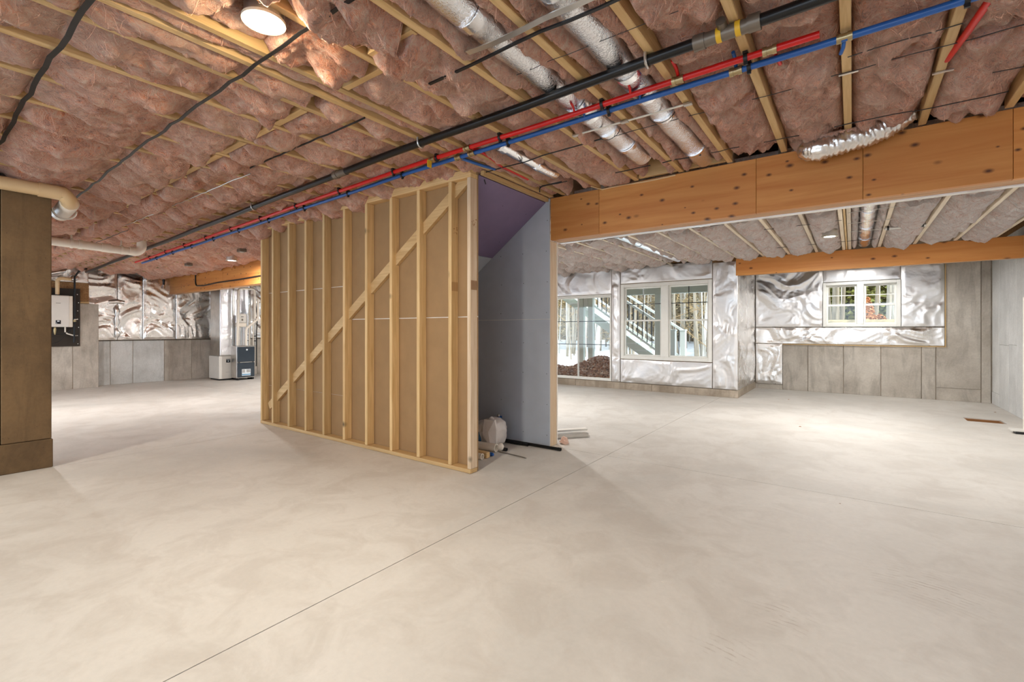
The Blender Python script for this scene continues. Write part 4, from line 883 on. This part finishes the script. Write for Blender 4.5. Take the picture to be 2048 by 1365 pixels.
tube('pipe', [(-12.05, 5.165, .83), (-12.04, 5.19, 2.10)] + arc((-12.04, 5.265, 2.15), .075, math.pi, math.pi / 2, PY, PZ, 6) + [(-12.04, 5.49, 2.238)] + arc((-12.04, 5.50, 2.168), .07, math.pi / 2, 0, PY, PZ, 6) + [(-12.04, 5.57, 1.5)], .028, M['pvc'], fl, n=18)
for z in (1.28, 1.9): tube('coupling', [(-12.045, 5.175, z), (-12.045, 5.175, z + .05)], .034, M['pvc'], fl, n=18)
f3 = thing('flue_pipe', 'white plastic flue pipe slanting up to the right from the dark cabinet', 'pipe', (-12, 5.4, .83))
tube('pipe', [(-12.03, 5.36, .83), (-12.03, 5.362, 1.20), (-12.03, 5.385, 1.27), (-12.03, 5.62, 1.47), (-12.03, 5.645, 1.52), (-12.03, 5.65, 2.0)], .028, M['pvc'], f3, n=18)
tube('coupling', [(-12.03, 5.36, 1.13), (-12.03, 5.362, 1.2)], .034, M['pvc'], f3, n=18)
f4 = thing('control_box', 'grey control box with small dark labels hung between the white flue pipes', 'control box', (-12.1, 5.3, 1.4))
box('box', (-12.2, 5.225, 1.40, -12.1, 5.40, 1.61), M['white_metal'], f4, bevel=.006); box('label_strip', (-12.1005, 5.275, 1.53, -12.098, 5.335, 1.545), M['black'], f4); box('label', (-12.1005, 5.285, 1.44, -12.098, 5.325, 1.49), M['grey_fit'], f4)
tube('filter_drum', [(-12.22, 5.27, .83), (-12.22, 5.27, 1.29)], .085, M['steel'], f4, n=20); box('drum_cap', (-12.25, 5.2, 1.29, -12.08, 5.4, 1.39), M['pvc'], f4, bevel=.012)
f5 = thing('duct_trunk', 'wide foil-wrapped duct rising behind the white flue pipes', 'duct', (-12.6, 5.4, .9))
box('trunk', (-12.85, 5.24, .002, -12.46, 5.62, 2.46), M['duct'], f5, bevel=.01)
f6 = thing('pipe_rack', 'cluster of pale vertical pipes with black clips right of the dark cabinet', 'pipes', (-12.1, 5.6, .9))
for k, (y, r, mt) in enumerate(((5.435, .016, 'duct_tape'), (5.495, .016, 'pvc'), (5.585, .012, 'pvc'), (5.63, .014, 'steel'))): tube('riser', [(-12.15, y, .83), (-12.15, y + .004, 1.65 + .2 * k)], r, M[mt], f6, n=10)
for y, z in ((5.435, 1.08), (5.44, .94), (5.63, 1.05), (5.63, .93)): tube('clip', [(-12.15, y, z), (-12.15, y, z + .022)], .026, M['black'], f6, n=10)
tube('bundle', [(-12.15, 5.66, .3), (-12.14, 5.66, 1.1), (-12.16, 5.69, 1.5), (-12.15, 5.62, 2.1)], .012, M['black'], f6)

# ------------------------------------------------------------------ things left on the floor of the closet
def pipe_piece(label, a, b, ro, ri, mat):
    t_ = thing('pipe_offcut', label, 'pipe', (b[0], b[1], 0)); pa, pb = Vector(a), Vector(b)
    MB().ring([pa, pa.lerp(pb, .5), pb], ro, ri, 28).build('tube', M[mat], t_, smooth=50); return t_
pipe_piece('thick white pipe offcut lying open-ended on the closet floor under the plastic bag', (-3.5, 3.60, .040), (-2.865, 3.65, .040), .040, .032, 'pvc')
pipe_piece('thinner white pipe offcut lying nearest the stud wall on the closet floor', (-3.3, 3.30, .029), (-2.80, 3.355, .029), .029, .022, 'pvc')
pipe_piece('short black pipe end lying right of the white plastic bag', (-3.0, 3.73, .017), (-2.80, 3.735, .017), .017, .011, 'black')
wbk = thing('wood_block', 'short pale timber offcut beside the thinner white pipe', 'block', (-2.9, 3.42, 0)); o = box('block', (-3.15, 3.395, .002, -2.785, 3.452, .058), M['lum_x'], wbk, bevel=.006)
bs = thing('blue_cap', 'small blue plastic cap lying beside the timber offcut', 'cap', (-2.79, 3.5, 0)); tube('cap', [(-2.86, 3.50, .019), (-2.80, 3.50, .019), (-2.785, 3.50, .019)], [.018, .018, .012], M['blue'], bs)
pk = thing('steel_rod', 'thin steel rod pointing out of the closet along the floor', 'rod', (-2.7, 3.65, 0)); tube('rod', [(-3.1, 3.70, .006), (-2.49, 3.625, .006)], .0055, M['steel'], pk, n=8)
b1 = thing('black_pipe', 'long black iron pipe lying on the floor along the closet back wall, poking out', 'pipe', (-2.8, 4.05, 0)); MB().ring([(-4.6, 4.03, .0155), (-2.365, 4.06, .0155)], .0155, .011, 14).build('tube', M['black_metal'], b1, smooth=50); MB().ring([(-2.40, 4.0595, .0155), (-2.365, 4.06, .0155)], .018, .0158, 14).build('thread', M['black_metal'], b1, smooth=50)
b2 = thing('black_pipe', 'shorter black iron pipe beside the long one at the closet back wall', 'pipe', (-3.2, 4.0, 0)); MB().ring([(-3.9, 3.99, .0145), (-2.735, 4.018, .0145)], .0145, .010, 14).build('tube', M['black_metal'], b2, smooth=50)
# plastic bag with rolls inside, knotted at the top
bg = thing('plastic_bag', 'white translucent plastic bag stuffed full, standing in the closet', 'bag', (-3.08, 3.82, 0))
nu, nv = 40, 26; a, b = np.meshgrid(np.linspace(0, 2 * np.pi, nu, endpoint=False), np.linspace(0, 1, nv))
prof = np.interp(b, [0, .08, .3, .6, .85, .96, 1], [.10, .135, .15, .155, .14, .10, .04])
fold = 1 + .20 * perlin(np.cos(a) * 2.2 + 5, b * 2 + np.sin(a) * 2.2, 3) + .22 * np.abs(perlin(np.cos(a) * 5 + 5, b * 1.4 + np.sin(a) * 5, 4))
z = .02 + .262 * b + .02 * np.cos(a - .6) * b
P = np.stack([-3.08 + prof * fold * np.cos(a) * 1.05, 3.82 + prof * fold * np.sin(a) * .9, z], -1)
gridmesh(P, True, True).build('film', M['bag'], bg, smooth=180)
m = MB(); m.tube([(-3.2, 3.80, .02), (-3.2, 3.80, .10), (-3.2, 3.8, .16)], [.13, .15, .14], 20); m.build('blue_roll', M['blue_film'], bg, smooth=50, label='blue wrapping at the left side')
pts = arc((-3.06, 3.70, .27), .085, 0, math.pi, PX, (0, -.1, 1), 10)
nn = [];
m = MB(); m.add([(-3.05, 3.68, .30), (-2.93, 3.70, .30), (-2.915, 3.71, .20), (-2.91, 3.70, .06), (-2.96, 3.67, .04), (-3.02, 3.665, .10), (-3.055, 3.668, .2), (-2.99, 3.672, .18), (-3.05, 3.70, .30), (-2.93, 3.72, .305), (-2.91, 3.73, .20), (-2.905, 3.72, .06)],
             [(0, 6, 7), (6, 5, 7), (5, 4, 7), (4, 3, 7), (3, 2, 7), (2, 1, 7), (1, 0, 7), (0, 1, 9, 8), (1, 2, 10, 9), (2, 3, 11, 10)])
m.build('loose_flap', M['bag'], bg)
tube('neck', [(-3.02, 3.76, .265), (-3.0, 3.75, .295), (-2.97, 3.745, .285)], [.05, .03, .01], M['bag'], bg)
bl2 = thing('spray_foam_blob', 'pale rounded foam lump at the foot of the white plastic bag', 'lump', (-2.87, 3.71, 0)); m = MB(); m.tube([(-2.87, 3.715, .003), (-2.87, 3.715, .02), (-2.87, 3.715, .045), (-2.872, 3.715, .068), (-2.874, 3.715, .078)], [.028, .040, .042, .030, .008], 18); m.build('lump', M['pvc'], bl2, smooth=180)
bt = thing('tape_bundle', 'dark blue crumpled film heap behind the white pipes in the closet', 'film', (-3.32, 3.72, 0)); a, b = np.meshgrid(np.linspace(0, 2 * np.pi, 26, endpoint=False), np.linspace(0, 1, 10)); rr = np.sqrt(np.clip(1 - b ** 2, 0.001, 1)) * .13 * (1 + .3 * perlin(np.cos(a) * 3 + 4, np.sin(a) * 3 + b * 3, 8)); P = np.stack([-3.32 + rr * np.cos(a), 3.75 + rr * np.sin(a), .003 + .16 * b], -1); gridmesh(P, True, True).build('heap', M['blue_film'], bt, smooth=180)
vv = thing('pipe_stub', 'small dark valve stub sticking out of the closet back wall above the bag', 'valve', (-3.17, 4.1, .22)); tube('stub', [(-3.17, 4.123, .245), (-3.17, 4.07, .245), (-3.17, 4.06, .225), (-3.17, 4.06, .18)], .014, M['blue'], vv); tube('knob', [(-3.16, 4.065, .262), (-3.16, 4.065, .285)], .016, M['steel'], vv)
# offcuts beyond the end of the partition
for i, (a, b, w, h, z, l, mt) in enumerate((((-2.70, 4.50, .024), (-2.45, 4.80, .024), .09, .044, 0, 'lower grey board offcut lying beyond the end of the closet partition', 'steel'), ((-2.78, 4.58, .058), (-2.50, 4.88, .066), .075, .022, 0, 'upper grey board offcut leaning on the other one beyond the partition', 'gyp_core'))):
    t_ = thing('board_offcut', l, 'offcut', (a[0], a[1], 0)); m = MB(); m.bar(a, b, w, h); m.build('board', M[mt], t_, bevel=.003)
pb = thing('concrete_lump', 'pinkish broken lump at the foot of the partition end stud', 'lump', (-2.5, 4.33, 0)); m = MB(); m.tube([(-2.50, 4.345, .002), (-2.495, 4.35, .02), (-2.50, 4.36, .04), (-2.52, 4.35, .055), (-2.525, 4.35, .058)], [.05, .055, .04, .028, .008], 7); m.build('lump', flat('brick_dust', lin(214, 178, 160), 0.9, bumpsc=25, bs=.4), pb)
# white post at the right edge, standing on a foot
rp_ = thing('floor_post', 'white slim post on a small foot at the right edge of the frame', 'post', (1.62, 7.95, 0)); tube('post', [(1.635, 7.90, .05), (1.635, 7.90, 1.6)], .03, M['pvc'], rp_, n=14); box('foot', (1.50, 7.86, .03, 1.75, 7.99, .052), M['white_metal'], rp_, bevel=.004); box('pad', (1.54, 7.87, 0, 1.74, 7.98, .03), M['black'], rp_)
# crumbs on the slab
q = random.Random(12)
for i, (x, y, l) in enumerate(((-.533, 6.859, 'small pale chip on the slab in the far room'), (-.741, 2.242, 'tiny chip on the near slab in the middle of the floor'), (-.07, 3.99, 'tiny dark chip on the slab before the beam at right'), (1.7, 9.75, 'small dark crumb on the slab by the right wall'), (-.9, 9.4, 'small pale chip on the slab before the recess wall'))):
    m = MB(); c = Vector((x, y, .001)); r = .022 if y > 5 else .007
    m.add([c + Vector((r * math.cos(k * 1.05) * q.uniform(.6, 1.2), r * .5 * math.sin(k * 1.05), 0)) for k in range(6)] + [c + Vector((0, 0, r * .35))], [(k, (k + 1) % 6, 6) for k in range(6)] + [(5, 4, 3, 2, 1, 0)])
    tag(m.build('chip', M['earth'] if i != 1 else M['pvc']), l, 'chip')

# ------------------------------------------------------------------ outdoors
gx, gy = np.meshgrid(np.linspace(-60, 50, 120), np.concatenate([np.linspace(9.32, 20, 40), np.linspace(20.6, 90, 70)]))
gz = np.interp(gy, [9.3, 10.8, 12.2, 16, 24, 34, 60, 90], [-.06, -.05, .02, -.12, -.05, .9, 7.0, 12.0]) + .12 * perlin(gx * .35, gy * .35, 41) * np.clip((gy - 11) / 4, 0, 1) + .5 * perlin(gx * .07, gy * .07, 42) * np.clip((gy - 22) / 20, 0, 1)
hill = np.maximum(gz, np.clip((gy - 11.15) * .6, 0, 1.2) + .25)
k1 = int(np.argmin(np.abs(gx[0] + 1.9))); r1 = int(np.argmax(gy[:, 0] > 11.13))
gx[:, k1] = -1.86
r2_ = int(np.argmax(gy[:, 0] > 29))
gridmesh(np.stack([gx, gy, gz], -1)[:r2_ + 1, :k1 + 1]).build('ground', M['snow'], None, smooth=180, kind='structure')
gridmesh(np.stack([gx, gy, gz], -1)[r2_:, :k1 + 1]).build('wooded_slope', M['brush'], None, smooth=180, kind='structure')
gy2 = gy.copy(); gy2[r1 - 1] = 11.12
gridmesh(np.stack([gx, gy2, hill], -1)[r1 - 1:, k1:]).build('wooded_slope', M['brush'], None, smooth=180, kind='structure')
def gh(x, y): 
    b = np.interp(y, [9.3, 10.8, 12.2, 16, 24, 34, 60, 90], [-.06, -.05, .02, -.12, -.05, .9, 7.0, 12.0]); return float(b) if x < -1.7 else max(float(b), min(1.2, max(0, (y - 11.15) * .6)) + .25)
by_, bx_ = np.linspace(-3.22, -60, 40), np.linspace(-60, 50, 60); bgx, bgy = np.meshgrid(bx_, by_)
sgx, sgy = np.meshgrid(np.linspace(-60, LX - .22, 40), np.linspace(9.32, -3.22, 14))
gridmesh(np.stack([sgx, sgy, -.1 + .02 * perlin(sgx, sgy, 45)], -1)[::-1]).build('ground', M['snow'], None, smooth=180, kind='structure')
gridmesh(np.stack([bgx, bgy, -.1 + .1 * perlin(bgx * .3, bgy * .3, 44)], -1)[::-1]).build('ground', M['snow'], None, smooth=180, kind='structure')  # unseen snow behind the house, added to bounce light up to the ceiling
# deck: posts, rim beam
dk = thing('deck', 'grey-green painted deck beam and posts outside the tall windows', 'deck', (-4.5, 11.3, 0))
box('rim_beam', (-8, 11.22, 2.09, -1.92, 11.34, 2.55), M['deck_paint'], dk, bevel=.006); box('decking', (-8, 9.35, 2.56, -1.92, 11.4, 2.6), M['deck_paint'], dk)
for x in (-3.83, -5.64, -5.92): box('post', (x - .07, 11.23, -.1, x + .07, 11.36, 2.09), M['deck_paint'], dk, bevel=.006)
box('post_cap', (-5.84, 11.24, 1.84, -5.72, 11.36, 2.09), M['deck_white'], dk)
# outside stair with railings
ds = thing('deck_stair', 'white deck stair with black balusters seen through the tall windows', 'stair', (-4.8, 12.1, 0))
zt = lambda x: 1.08 - .665 * (x + 4.79); zr = lambda x: 1.954 - .657 * (x + 4.777); zb = lambda x: 1.252 - .68 * (x + 4.789)
for y in (11.58, 12.58):
    m = MB(); xa, xb = -7.1, -3.2; m.prism([(xa, zt(xa) - .26), (xb, zt(xb) - .26), (xb, zt(xb) + .0), (xa, zt(xa) + .0)], 'y', y, y + .04); m.build('stringer', M['deck_paint'], ds)
for k in range(13):
    x = -3.42 - k * .275; z = zt(x) - .02
    if z > 2.6: break
    box('tread', (x - .285, 11.55, z - .035, x + .02, 12.65, z), M['deck_white'], ds, bevel=.004); box('riser', (x - .01, 11.6, z - .19, x + .005, 12.6, z - .036), M['deck_white'], ds)
for y in (11.60, 12.60):
    r_ = MB(); r_.bar((-6.9, y, zr(-6.9)), (-3.6, y, zr(-3.6)), .07, .06); rl = r_.build('railing', M['deck_white'], ds, bevel=.004)
    MB().bar((-6.9, y, zb(-6.9)), (-3.6, y, zb(-3.6)), .05, .05).build('bottom_rail', M['deck_white'], rl)
    for k in range(26):
        x = -6.85 + k * .125; box('baluster', (x - .009, y - .009, zb(x), x + .009, y + .009, zr(x)), M['black'], rl)
for x, y in ((-3.57, 11.60), (-3.61, 12.60)): 
    n_ = box('newel_post', (x - .065, y - .065, -.05, x + .065, y + .065, 1.19), M['deck_white'], ds, bevel=.006); box('newel_cap', (x - .08, y - .08, 1.19, x + .08, y + .08, 1.225), M['deck_white'], n_, bevel=.008)
# heap of dead leaves against the glass door
q = random.Random(21); m = MB()
hp = lambda u_, y: .62 * max(0, math.sin(math.pi * min(1, max(0, (y - 9.45) / 1.5)))) * (.8 + .2 * math.sin(u_ * 11)) * min(1, .35 + 1.3 * u_)
a, b = np.meshgrid(np.linspace(0, 1, 40), np.linspace(9.46, 10.94, 24)); P = np.stack([-6.9 + 2.9 * a, b, np.vectorize(lambda u_, y: hp(u_, y) * (.9 + .1 * math.sin(u_ * 60 + y * 40)) - .05)(a, b)], -1); gm = gridmesh(P); m.v += gm.v; m.f += gm.f
for k in range(5200):
    u_ = q.random(); x = -6.9 + 2.9 * u_; y = 9.55 + q.random() ** 1.2 * 1.3; h = hp(u_, y)
    z = -.03 + h * (.9 + .12 * q.random()); s = q.uniform(.025, .05); R = Matrix.Rotation(q.uniform(0, 6.3), 3, 'Z') @ Matrix.Rotation(q.uniform(-1.3, 1.3), 3, 'X')
    m.add([Vector((x, y, z)) + R @ Vector(p) for p in ((-s, 0, 0), (0, -s * .5, .01), (s, 0, 0), (0, s * .5, .012))], [(0, 1, 2), (0, 2, 3)])
tag(m.build('leaf_heap', M['leaf'], kind='stuff'), 'heap of brown dead leaves outside the glass door', 'leaves')
box_e = MB().box(-7.2, 9.4, -.09, -3.9, 11.1, -.04).build('patio', M['earth'], kind='structure')
def trunk(name, label, x, y, h, r, mat, group, seed, twigs=9):
    q = random.Random(seed); t_ = thing(name, label, 'tree', (x, y, gh(x, y)), group); z0 = gh(x, y) - .1
    lx, ly = q.uniform(-.05, .05), q.uniform(-.03, .03)
    pts = [(x + lx * h * (i / 6) + .04 * math.sin(i + seed), y + ly * h * (i / 6), z0 + h * i / 6) for i in range(7)]
    tube('trunk', pts, [r * (1 - .11 * i) for i in range(7)], M[mat], t_, n=8)
    m = MB()
    for k in range(twigs):
        f = q.uniform(.12, .95); p = Vector(pts[0]).lerp(Vector(pts[-1]), f); L = q.uniform(.5, 1.8); a = q.uniform(0, 6.3); d = Vector((math.cos(a), math.sin(a) * .6, q.uniform(.2, 1.1))).normalized()
        e1 = p + d * L * .5; e2 = p + d * L + Vector((0, 0, .2)); m.tube([p, e1, e2], [r * .22, r * .15, r * .05], 4, False)
        for j in range(3): d2 = Vector((q.uniform(-1, 1), q.uniform(-.6, .6), q.uniform(0, 1))).normalized(); m.tube([e1, e1 + d2 * L * .5], [r * .1, r * .04], 3, False)
    m.build('branches', M['twig'], t_, kind='stuff')
q = random.Random(33); cnt = 0
for k in range(190):
    y = 17 + 24 * q.random() ** .9; ang = q.uniform(-.62, -.20); x = y * ang; white = q.random() < .4; lft = ang < -.405
    where = 'seen through the glass door' if lft else 'seen through the tall window pair'
    trunk('bare_tree', 'slim bare %s tree in the snowy wood, %s' % ('white-barked' if white else 'tan-barked', where), x, y, q.uniform(6, 11), q.uniform(.03, .075), 'bark_white' if white else 'bark', '%s trunks %s' % ('white' if white else 'tan', where), 300 + k, 6)
for k, (x, y, r, mt, l) in enumerate(((-.641, 20, 0.05, 'bark', 'pale trunk at the left edge of the small window pair'), (-.44, 19, .11, 'bark', 'thick grey trunk in the left pane of the small window pair'), (-.26, 20, .07, 'bark', 'grey trunk in the middle of the left small pane'), (.40, 21, .07, 'bark', 'grey trunk at the left of the right small pane'), (.615, 20, .065, 'bark', 'grey trunk in the middle of the right small pane'), (.98, 21, .08, 'bark_white', 'white birch trunk in the right small pane'), (1.12, 20.5, .06, 'bark_white', 'slim white trunk at the right edge of the small window pair'))):
    trunk('tree', l, x, y, 9, r, mt, None, 700 + k, 5)
def shrub(name, label, x, y, z, rx, rz, mat, n, seed, conic=False, s0=.09, group=None, ry=None):
    q = random.Random(seed); t_ = thing(name, label, 'shrub' if not conic else 'tree', (x, y, z), group); m = MB(); ry = ry or rx
    for k in range(n):
        f = q.random(); rr = (1 - f) ** .8 if conic else math.sqrt(max(0, 1 - (2 * f - 1) ** 2)); a = q.uniform(0, 6.3); d = rr * q.uniform(.3, 1) ** .5
        c = Vector((x + rx * d * math.cos(a), y + ry * d * math.sin(a), z + .1 + f * rz)); R = Matrix.Rotation(q.uniform(0, 6.3), 3, 'Z') @ Matrix.Rotation(q.uniform(-1.2, 1.2), 3, 'X'); s = s0 * q.uniform(.6, 1.4)
        m.add([c + R @ Vector(p) for p in ((-s, 0, 0), (s, 0, 0), (0, s * .9, s * .4), (0, -s * .7, s * .3))], [(0, 1, 2), (1, 0, 3)])
    m.build('foliage', M[mat], t_, kind='stuff'); tube('stem', [(x, y, z - .1), (x, y, z + rz * .8)], [.05, .02], M['bark'], t_, n=6)
for k, (x, y, h, r) in enumerate(((-1.3, 27, 5.2, 1.5), (-.1, 26, 4.2, 1.4), (.55, 28, 5.4, 1.5), (1.5, 27, 4.6, 1.5), (2.6, 29, 5.5, 1.7), (-2.6, 30, 5.6, 1.6))):
    shrub('conifer', 'yellow-green conifer number %s from the left behind the small window pair' % ['two', 'three', 'four', 'five', 'six', 'one'][k], x, y, gh(x, y), r, h, 'needle', 2600, 800 + k, True, .12)
shrub('leafy_bush', 'orange-leaved bush in the right pane of the small window pair', .40, 19.0, 1.0, .36, 1.15, 'orange_leaf', 520, 900, True, .06)
shrub('leafy_bush', 'small orange-leaved bush at the foot of the right small pane', .72, 19.4, 1.1, .18, .5, 'orange_leaf', 260, 901, False, .06)
for k in range(26):
    y = q.uniform(24, 46); x = y * q.uniform(-.66, -.16)
    shrub('dry_thicket', 'tan dry thicket among the bare trees behind the deck stair', x, y, gh(x, y), q.uniform(1.6, 3.0), q.uniform(3, 6.5), 'brush', 1800, 950 + k, False, .10, 'dry thickets behind the deck stair')
print('tris', sum(len(o.data.polygons) for o in bpy.data.objects if o.type == 'MESH'))
